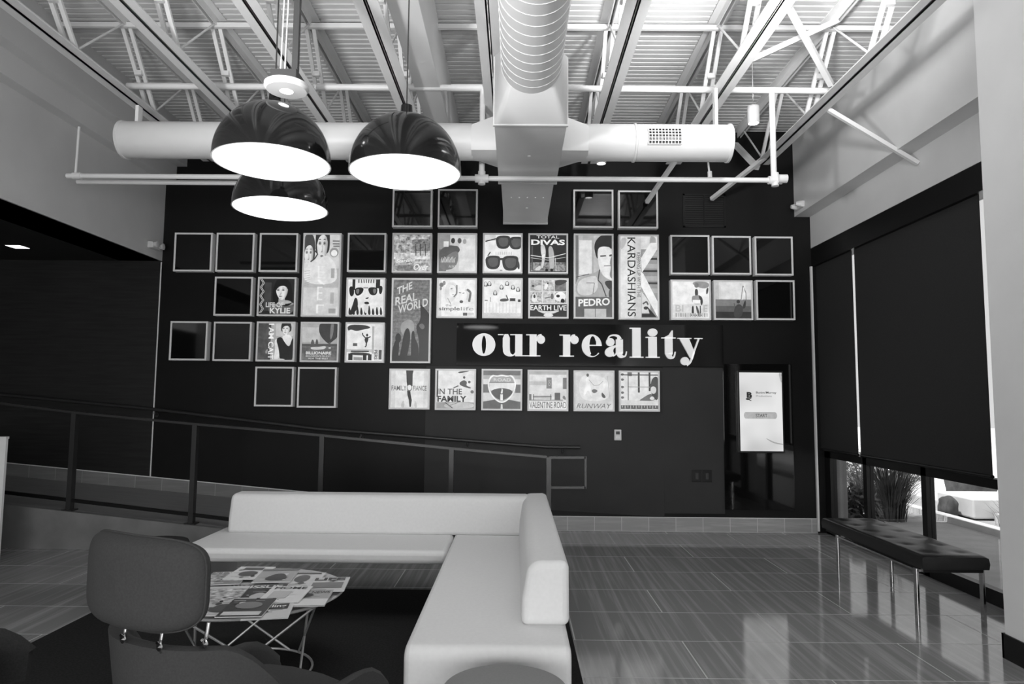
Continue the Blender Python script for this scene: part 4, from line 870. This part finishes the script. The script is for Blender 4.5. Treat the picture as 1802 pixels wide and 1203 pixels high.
MB().tube([hp[0]+(hp[0]-hp[1])*1.0]+hp, .019, 12).build('rail', greymetal, r)
for px, py in ((272, 720), (635, 760), (822, 775), (990, 787)):
    p = at_y(px, py, YH); MB().tube([p, p+Vector((0, 0, -.05)), p+Vector((0, .055, -.06))], .009, 8).lathe([(.026, 0), (.026, .008), (.001, .01)], (p.x, DW-.025, p.z-.06), 16, 'Y').build('bracket', greymetal, r)

# ================================================================= FURNITURE
# rug
tag(MB().box(-2.76, .346, .4, 5.18, 0, .012).build('area_rug', rugm, smooth=False), 'large charcoal rug under the sofa, table and chairs', 'rug')
# sofa ------------------------------------------------------------
def arcp(cx, cz, r, a0, a1, n=6): return [(cx+r*math.cos(math.radians(a0+(a1-a0)*k/n)), cz+r*math.sin(math.radians(a0+(a1-a0)*k/n))) for k in range(n+1)]
SX0, SX1, SY0, SYM, SY1, ZS = -2.19, .225, 2.74, 4.43, 5.2, .452
r = root('corner_sofa', (-.4, 4.4, 0), 'white L-shaped corner sofa standing on the rug', 'sofa')
# chaise arm: front end folds down to the floor
pf = [(SY0+.01, .012)]+arcp(SY0+.06, ZS-.055, .055, 180, 90)+[(SY1, ZS), (SY1, ZS-.085)]+[(SY0+.20, ZS-.085)]+[(SY0+.13, ZS-.14), (SY0+.12, .012)]
MB().prism(pf, lambda y, z: (-.432, y, z), lambda y, z: (SX1, y, z)).build('chaise_seat', whitef, r, bevel=.022, seg=3)
pf = [(SX0+.01, .012)]+arcp(SX0+.06, ZS-.052, .055, 180, 90)+[(-.436, ZS), (-.436, ZS-.085)]+[(SX0+.2, ZS-.085), (SX0+.13, ZS-.14), (SX0+.12, .012)]
MB().prism(pf, lambda x, z: (x, SYM, z), lambda x, z: (x, SY1, z)).build('seat', whitef, r, bevel=.03, seg=3)
pf = [(4.955, ZS-.004), (4.965, .56)]+arcp(5.045, .665, .055, 170, 90)+[(5.14, .722)]+arcp(5.155, .675, .045, 80, 0)+[(5.2, ZS-.004)]
MB().prism(pf, lambda y, z: (-2.06, y, z), lambda y, z: (.10, y, z)).build('backrest', whitef, r, bevel=.025, seg=3)
pf = [(.028, ZS-.004), (.033, .56)]+arcp(.115, .655, .065, 170, 90)+[(.20, .722)]+arcp(.205, .69, .03, 80, 0)+[(.238, ZS-.004)]
MB().prism(pf, lambda x, z: (x, 3.02, z), lambda x, z: (x, 5.21, z)).build('side_backrest', whitef, r, bevel=.03, seg=3)
MB().box(-.3, .2, 4.9, 5.15, .012, ZS-.07).build('corner_support', rubber, r, smooth=False)
# ottomans
def pouf(c, rad, h, m, label):
    r = root('round_ottoman', c, label, 'ottoman', 'round ottomans'); c = Vector(c)
    MB().lathe([(.001, h), (rad*.8, h-.001), (rad*.95, h-.008), (rad, h-.03), (rad, .06), (rad*.97, .04)], c, 64).build('upholstery', m, r, angle=50)
    MB().lathe([(rad*.9, .04), (rad*.9, 0), (.001, 0)], c, 48).build('plinth', rubber, r)
pouf((-.03, 2.40, .012), .222, .440, pouff, 'mid grey round ottoman in front of the sofa chaise')
pouf((-2.44, 4.72, .012), .21, .432, darkf, 'dark round ottoman at the left end of the sofa')
# coffee table ------------------------------------------------------
TC = Vector((-1.36, 3.63, .012)); TR, TZ = .465, .42
r = root('coffee_table', TC, 'round low table with wire base covered in magazines', 'table')
MB().lathe([(.001, TZ), (TR-.004, TZ), (TR, TZ-.004), (TR, TZ-.010), (TR-.02, TZ-.02), (.001, TZ-.02)], (TC.x, TC.y, 0), 72).build('tabletop', mat('light_grey_laminate', .45, .35), r)
RB = .31
MB().tube([(TC.x+RB*math.cos(2*PI*k/48), TC.y+RB*math.sin(2*PI*k/48), .02) for k in range(49)], .0065, 8).build('base_ring', wire, r)
def bp(a, rr=RB): return Vector((TC.x+rr*math.cos(a), TC.y+rr*math.sin(a), .02))
for k in range(4):      # from each of four rim points two wires run to the ring, a quarter turn either way
    a0 = math.radians(-27+90*k); p = Vector((TC.x+.43*math.cos(a0), TC.y+.43*math.sin(a0), TZ-.02))
    for d in (-84, 84):
        MB().tube([p, bp(a0+math.radians(d))], .0062, 8).build('leg', wire, r)
# magazines
dv = at_z(465, 1010.6, .43)-at_z(400, 1067, .43); ang0 = math.atan2(dv.y, dv.x)
mags = [
 # px, py, extra turn, cover ops, label
 (398, 1016, .10, [150, ('r', (60, 230, 10), 0, .25, 1, .8), ('t', 230, 'STYLE', .08, .05, .9, .2)], 'magazine with a mottled photo cover at the far left of the spread'),
 (440, 1007, -.05, [225, ('r', 60, .2, .1, .75, .3), ('e', 70, .5, .6, .25, .2)], 'pale magazine with dark patch at the back edge of table'),
 (487, 1012, .04, [170, ('s', 60, [(.2, .9), (.4, .4), (.7, .35), (.9, .9)]), ('r', 110, 0, 0, 1, .12)], 'grey magazine with a dark rounded figure, back row'),
 (532, 1018, -.02, [215, ('e', 90, .5, .5, .2, .28), ('r', 70, .1, .04, .9, .14)], 'light magazine with an oval portrait, back row right'),
 (577, 1027, .05, [205, ('t', 50, 'LIFE', .1, .05, .9, .25, 0, .04), ('r', 120, .1, .4, .9, .8)], 'magazine with heavy dark title at the right edge of table'),
 (392, 1044, .06, [200, ('r', (80, 235, 9), .0, .2, 1, 1)], 'magazine with blotchy cover half hidden by chair headrest'),
 (428, 1042, 0, [90, ('r', 30, .0, .0, 1, .25), ('t', 225, 'VARIETY', .06, .05, .94, .2, 0, .03), ('r', 170, .2, .4, .8, .9)], 'dark magazine with white title band near the middle'),
 (462, 1040, .05, [60, ('t', 225, 'ISSUE', .1, .1, .9, .3, 0, .03), ('s', 190, [(.2, .95), (.5, .5), (.8, .95)])], 'black magazine with pale triangle, middle of the spread'),
 (503, 1044, -.03, [228, ('t', 60, 'HOME', .1, .06, .9, .22, 0, .02), ('r', 190, .15, .35, .6, .8)], 'white magazine with dark title, middle of the spread'),
 (543, 1051, .03, [165, ('e', 60, .4, .35, .18, .12), ('r', 228, .0, .6, 1, 1), ('t', 50, 'NEWS', .5, .1, .95, .25)], 'magazine half grey half white toward the right front'),
 (398, 1066, .0, [195, ('s', 90, [(.1, .8), (.4, .3), (.9, .6), (.7, .9)])], 'pale magazine with dark swoosh at the near left edge'),
 (435, 1068, .02, [75, ('r', 215, .08, .75, .92, .95), ('e', 130, .5, .4, .3, .2)], 'dark magazine with light strip at the near edge'),
 (474, 1072, .12, [205, ('r', 40, .1, .2, .9, .5), ('t', 230, 'Cycling', .15, .25, .85, .45, 0, .02)], 'magazine overhanging the near edge of the round table')]
for i, (px, py, dt, ops, lb) in enumerate(mags):
    z = .4325+.0055*(i % 3)+.0012*i
    cc = at_z(px, py, z); a = ang0+dt; ux = Vector((math.cos(a), math.sin(a), 0)); uy = Vector((-ux.y, ux.x, 0))
    W2, H2 = .10, .135
    f = lambda u, v, h, cc=cc, ux=ux, uy=uy: cc+uy*(H2*2*(.5-v)*-1*-1)*0 + ux*(H2*2*(.5-v)) + uy*(-W2*2*(u-.5)) + Vector((0, 0, h))
    b = MB(); b.mat(pm(230))
    m0 = lambda g: g
    def pr_(g):
        return g
    b.mats = []; b.mat(paper)
    b.hexa([cc+ux*sx*H2+uy*sy*W2+Vector((0, 0, sz)) for sz in (-.0045, 0) for sx, sy in ((-1, -1), (1, -1), (1, 1), (-1, 1))])
    # printed cover: reflective inks, not lit
    ink = {}
    _save = pm, pnoise
    def ipm(g, gain=0):
        k = ('ink', int(g/10)); 
        if k not in _prints: _prints[k] = mat('ink_grey_%d' % int(g), lin(g), .3, .4)
        return _prints[k]
    def ipn(g1, g2, sc):
        k = ('inkn', g1, g2, sc)
        if k not in _prints: _prints[k] = vary(mat('ink_mottle', .3, .3, .4), lin(g1), lin(g2), nscale=sc*4)
        return _prints[k]
    pm, pnoise = ipm, ipn
    rr = random.Random(i); extra = []
    for k in range(9):
        u, v = rr.uniform(.05, .6), rr.uniform(.05, .95); g = rr.choice((25, 45, 235, 120, 210))
        extra.append(('l', g, rr.uniform(.012, .03), [(u, v), (u+rr.uniform(.15, .38), v)]))
    for k in range(4):
        u, v = rr.uniform(.1, .8), rr.uniform(.2, .9); a_ = rr.uniform(.04, .12)
        extra.append(('s', rr.choice((40, 90, 150, 220)), [(u-a_, v), (u, v-a_*rr.uniform(.5, 1.5)), (u+a_, v+rr.uniform(-.05, .05)), (u, v+a_)]))
    paint_ops(b, f, [('r', ops[0], 0, 0, 1, 1)]+extra+ops[1:], .00012, 1.35)
    pm, pnoise = _save
    tag(b.build('magazine', None, None, smooth=False, fix=False), lb, 'magazine', 'magazines on the coffee table')
# bench ---------------------------------------------------------------
BX0, BX1, BY0, BY1, BZ = 2.585, 3.005, 4.44, 5.87, .452
r = root('tufted_bench', ((BX0+BX1)/2, (BY0+BY1)/2, 0), 'black leather tufted bench with chrome legs under the window', 'bench')
tx = [BX0+(BX1-BX0)*t for t in (.25, .75)]; ty = [BY0+(BY1-BY0)*(k+.5)/6 for k in range(6)]
rows = []; nx, ny = 28, 84
def edge(t): return 1-(max(0, abs(t-.5)*2-.93)/.07)**2
for i in range(nx+1):
    u = i/nx; rows.append([])
    for j in range(ny+1):
        v = j/ny; x, y = BX0+(BX1-BX0)*u, BY0+(BY1-BY0)*v
        dp = sum(math.exp(-((x-a)**2+(y-c)**2)/.0022) for a in tx for c in ty)*.007
        z = BZ-dp-.008*(2-edge(u)-edge(v))
        rows[-1].append((x, y, z))
b = MB(); b.grid(rows)
rim = [rows[i][0] for i in range(nx+1)]+[rows[nx][j] for j in range(1, ny+1)]+[rows[i][ny] for i in range(nx-1, -1, -1)]+[rows[0][j] for j in range(ny-1, 0, -1)]
cx_, cy_ = (BX0+BX1)/2, (BY0+BY1)/2
b.grid([rim, [(x+.004*(1 if x > cx_ else -1), y+.004*(1 if y > cy_ else -1), BZ-.05) for x, y, z in rim], [(x, y, BZ-.085) for x, y, z in rim], [(cx_+(x-cx_)*.9, cy_+(y-cy_)*.97, BZ-.09) for x, y, z in rim]], True)
b.build('cushion', leather, r, angle=60)
MB().box(BX0+.02, BX1-.02, BY0+.03, BY1-.03, BZ-.11, BZ-.088).build('seat_rail', blackmetal, r, smooth=False)
for x in (BX0-.02+.01, BX1-.01):
    for y in (BY0+.06, BY1-.30):
        MB().box(x-.008, x+.008, y-.018, y+.018, 0, BZ-.088).build('leg', chrome, r, smooth=False, bevel=.002)
for y in (BY0+.06, BY1-.30): MB().box(BX0-.01, BX1-.01, y-.018, y+.018, BZ-.108, BZ-.094).build('crossbar', chrome, r, smooth=False)
MB().box(BX0-.017, BX0-.004, BY0+.06, BY1-.3, BZ-.108, BZ-.094).build('side_bar', chrome, r, smooth=False)
# lounge chair ----------------------------------------------------------
def make_chair(label, m, head=True):
    r = root('lounge_chair', (0, 0, 0), label, 'chair', 'swivel lounge chairs')
    # tub shell: plan U-shape; local x right, y forward
    def plan(t, k):   # t -1..1 from left arm front round the back to right arm front, k = scale
        w = .315
        if abs(t) > .55:
            s = (abs(t)-.55)/.45; return (math.copysign(w, t)*k*(1-.10*s*s), .20+.56*s)
        ph = t/.55*PI/2; return (w*math.sin(ph)*k, .20-.27*k*math.cos(ph))
    def top(t):
        a = abs(t); s = min(1, max(0, (a-.30)/.42)); s = s*s*(3-2*s); s2 = max(0, (a-.86)/.14)
        return .712-.232*s-.02*a-.10*s2*s2
    n = 44; outer, inner = [], []
    ts = [-1+2*i/n for i in range(n+1)]
    lv = [0, .25, .5, .75, .93, 1.0]
    rows = []
    for l in lv: rows.append([(plan(t, .74+.26*l**.7)[0], plan(t, .74+.26*l**.7)[1], .27+(top(t)-.27)*l) for t in ts])
    rows.append([(plan(t, .96)[0]*.985, plan(t, .96)[1]+.012, top(t)+.006) for t in ts])
    for l in lv[::-1]: rows.append([(plan(t, (.74+.26*l**.7)-.14)[0], plan(t, (.74+.26*l**.7)-.14)[1]*.97+.012, .27+(top(t)-.005-.27)*l) for t in ts])
    b = MB(); b.grid(rows)
    for e_ in (0, n): b.add([rw_[e_] for rw_ in rows], [tuple(range(len(rows)))])
    b.build('shell', m, r, angle=55)
    # seat pad
    pl = [(-.27, .66), (.27, .66), (.285, .3), (.24, .06), (.1, -.02), (-.1, -.02), (-.24, .06), (-.285, .3)]
    pl = smooth(pl, 2)
    b = MB(); n2 = len(pl); rings = []
    for sc, z in ((.8, .27), (.98, .29), (1, .34), (1, .375), (.97, .398), (.9, .41), (.5, .415)):
        rings.append([(x*sc, .3+(y-.3)*sc, z) for x, y in pl])
    b.grid(rings, True); b.add(rings[-1], [tuple(range(n2))]); b.build('seat', m, r, angle=55)
    # headrest
    if head:
        b = MB(); A_, B_, D_ = .240, .120, .05; rows = []
        def sg(v, e_): return math.copysign(abs(v)**e_, v)
        for i in range(25):
            th = -PI/2+PI*i/24; rows.append([])
            for k in range(56):
                ph = 2*PI*k/56
                x = A_*sg(math.cos(th), .5)*sg(math.cos(ph), .42); z = B_*sg(math.cos(th), .5)*sg(math.sin(ph), .42); y = D_*sg(math.sin(th), .8)
                y += -.06+.9*x*x+.0*z
                rows[-1].append((x, y-.02, .892+z+.012*(1-(x/A_)**2)*(-1 if z < 0 else 0.3)))
        b.grid(rows, True); b.build('headrest', m, r, angle=70)
        sp = [(A_*sg(math.cos(2*PI*k/80), .42), B_*sg(math.sin(2*PI*k/80), .42)) for k in range(81)]
        b = MB().tube([(x*1.003, -.083+.9*x*x, .892+z*1.006+.012*(1-(x/A_)**2)*(-1 if z < 0 else .3)) for x, z in sp], .0032, 6); b.build('piping', m, r)
        for x in (-.045, .10, .19):
            y = -.06+.9*x*x+(.05 if x > .15 else 0)
            b = MB().tube([(x, y, .70), (x, y-.004, .73), (x+.004, y, .775)], .0055, 10).lathe([(.001, 0), (.011, .003), (.011, .007), (.001, .009)], (x+.012, y-.022, .722), 14, 'Y'); b.tube([(x-.010, y-.008, .727), (x+.016, y-.016, .722)], .0045, 8)
            b.build('headrest_bracket', chrome, r)
    # pedestal
    MB().tube([(0, .25, .03), (0, .25, .28)], .028, 16).build('pedestal', chrome, r)
    for k in range(4):
        a = PI/4+PI/2*k; MB().bar((0, .25, .04), (.3*math.cos(a), .25+.3*math.sin(a), .022), .04, .02).build('leg', chrome, r)
    return r
ch = make_chair('grey upholstered lounge chair with headrest seen from behind by the table', greyf)
ch.location = (-1.045, 2.04, .012); ch.rotation_euler = (0, 0, -math.radians(26))
ch2 = make_chair('dark lounge chair at the left frame edge on the rug', darkf)
ch2.location = (-2.52, 2.30, .012); ch2.rotation_euler = (0, 0, -math.radians(60))
# white counter end at the left edge
p = at_y(12, 768, 5.92)
r = root('counter', (p.x-.4, 5.85, 0), 'white reception counter end standing before the ramp curb', 'counter')
MB().box(p.x-.85, p.x-.004, 5.92, 5.945, 0, p.z-.02).build('body', pier_paint, r, smooth=False)
MB().box(p.x-.86, p.x, 5.915, 5.95, p.z-.02, p.z).build('countertop', white, r, smooth=False)
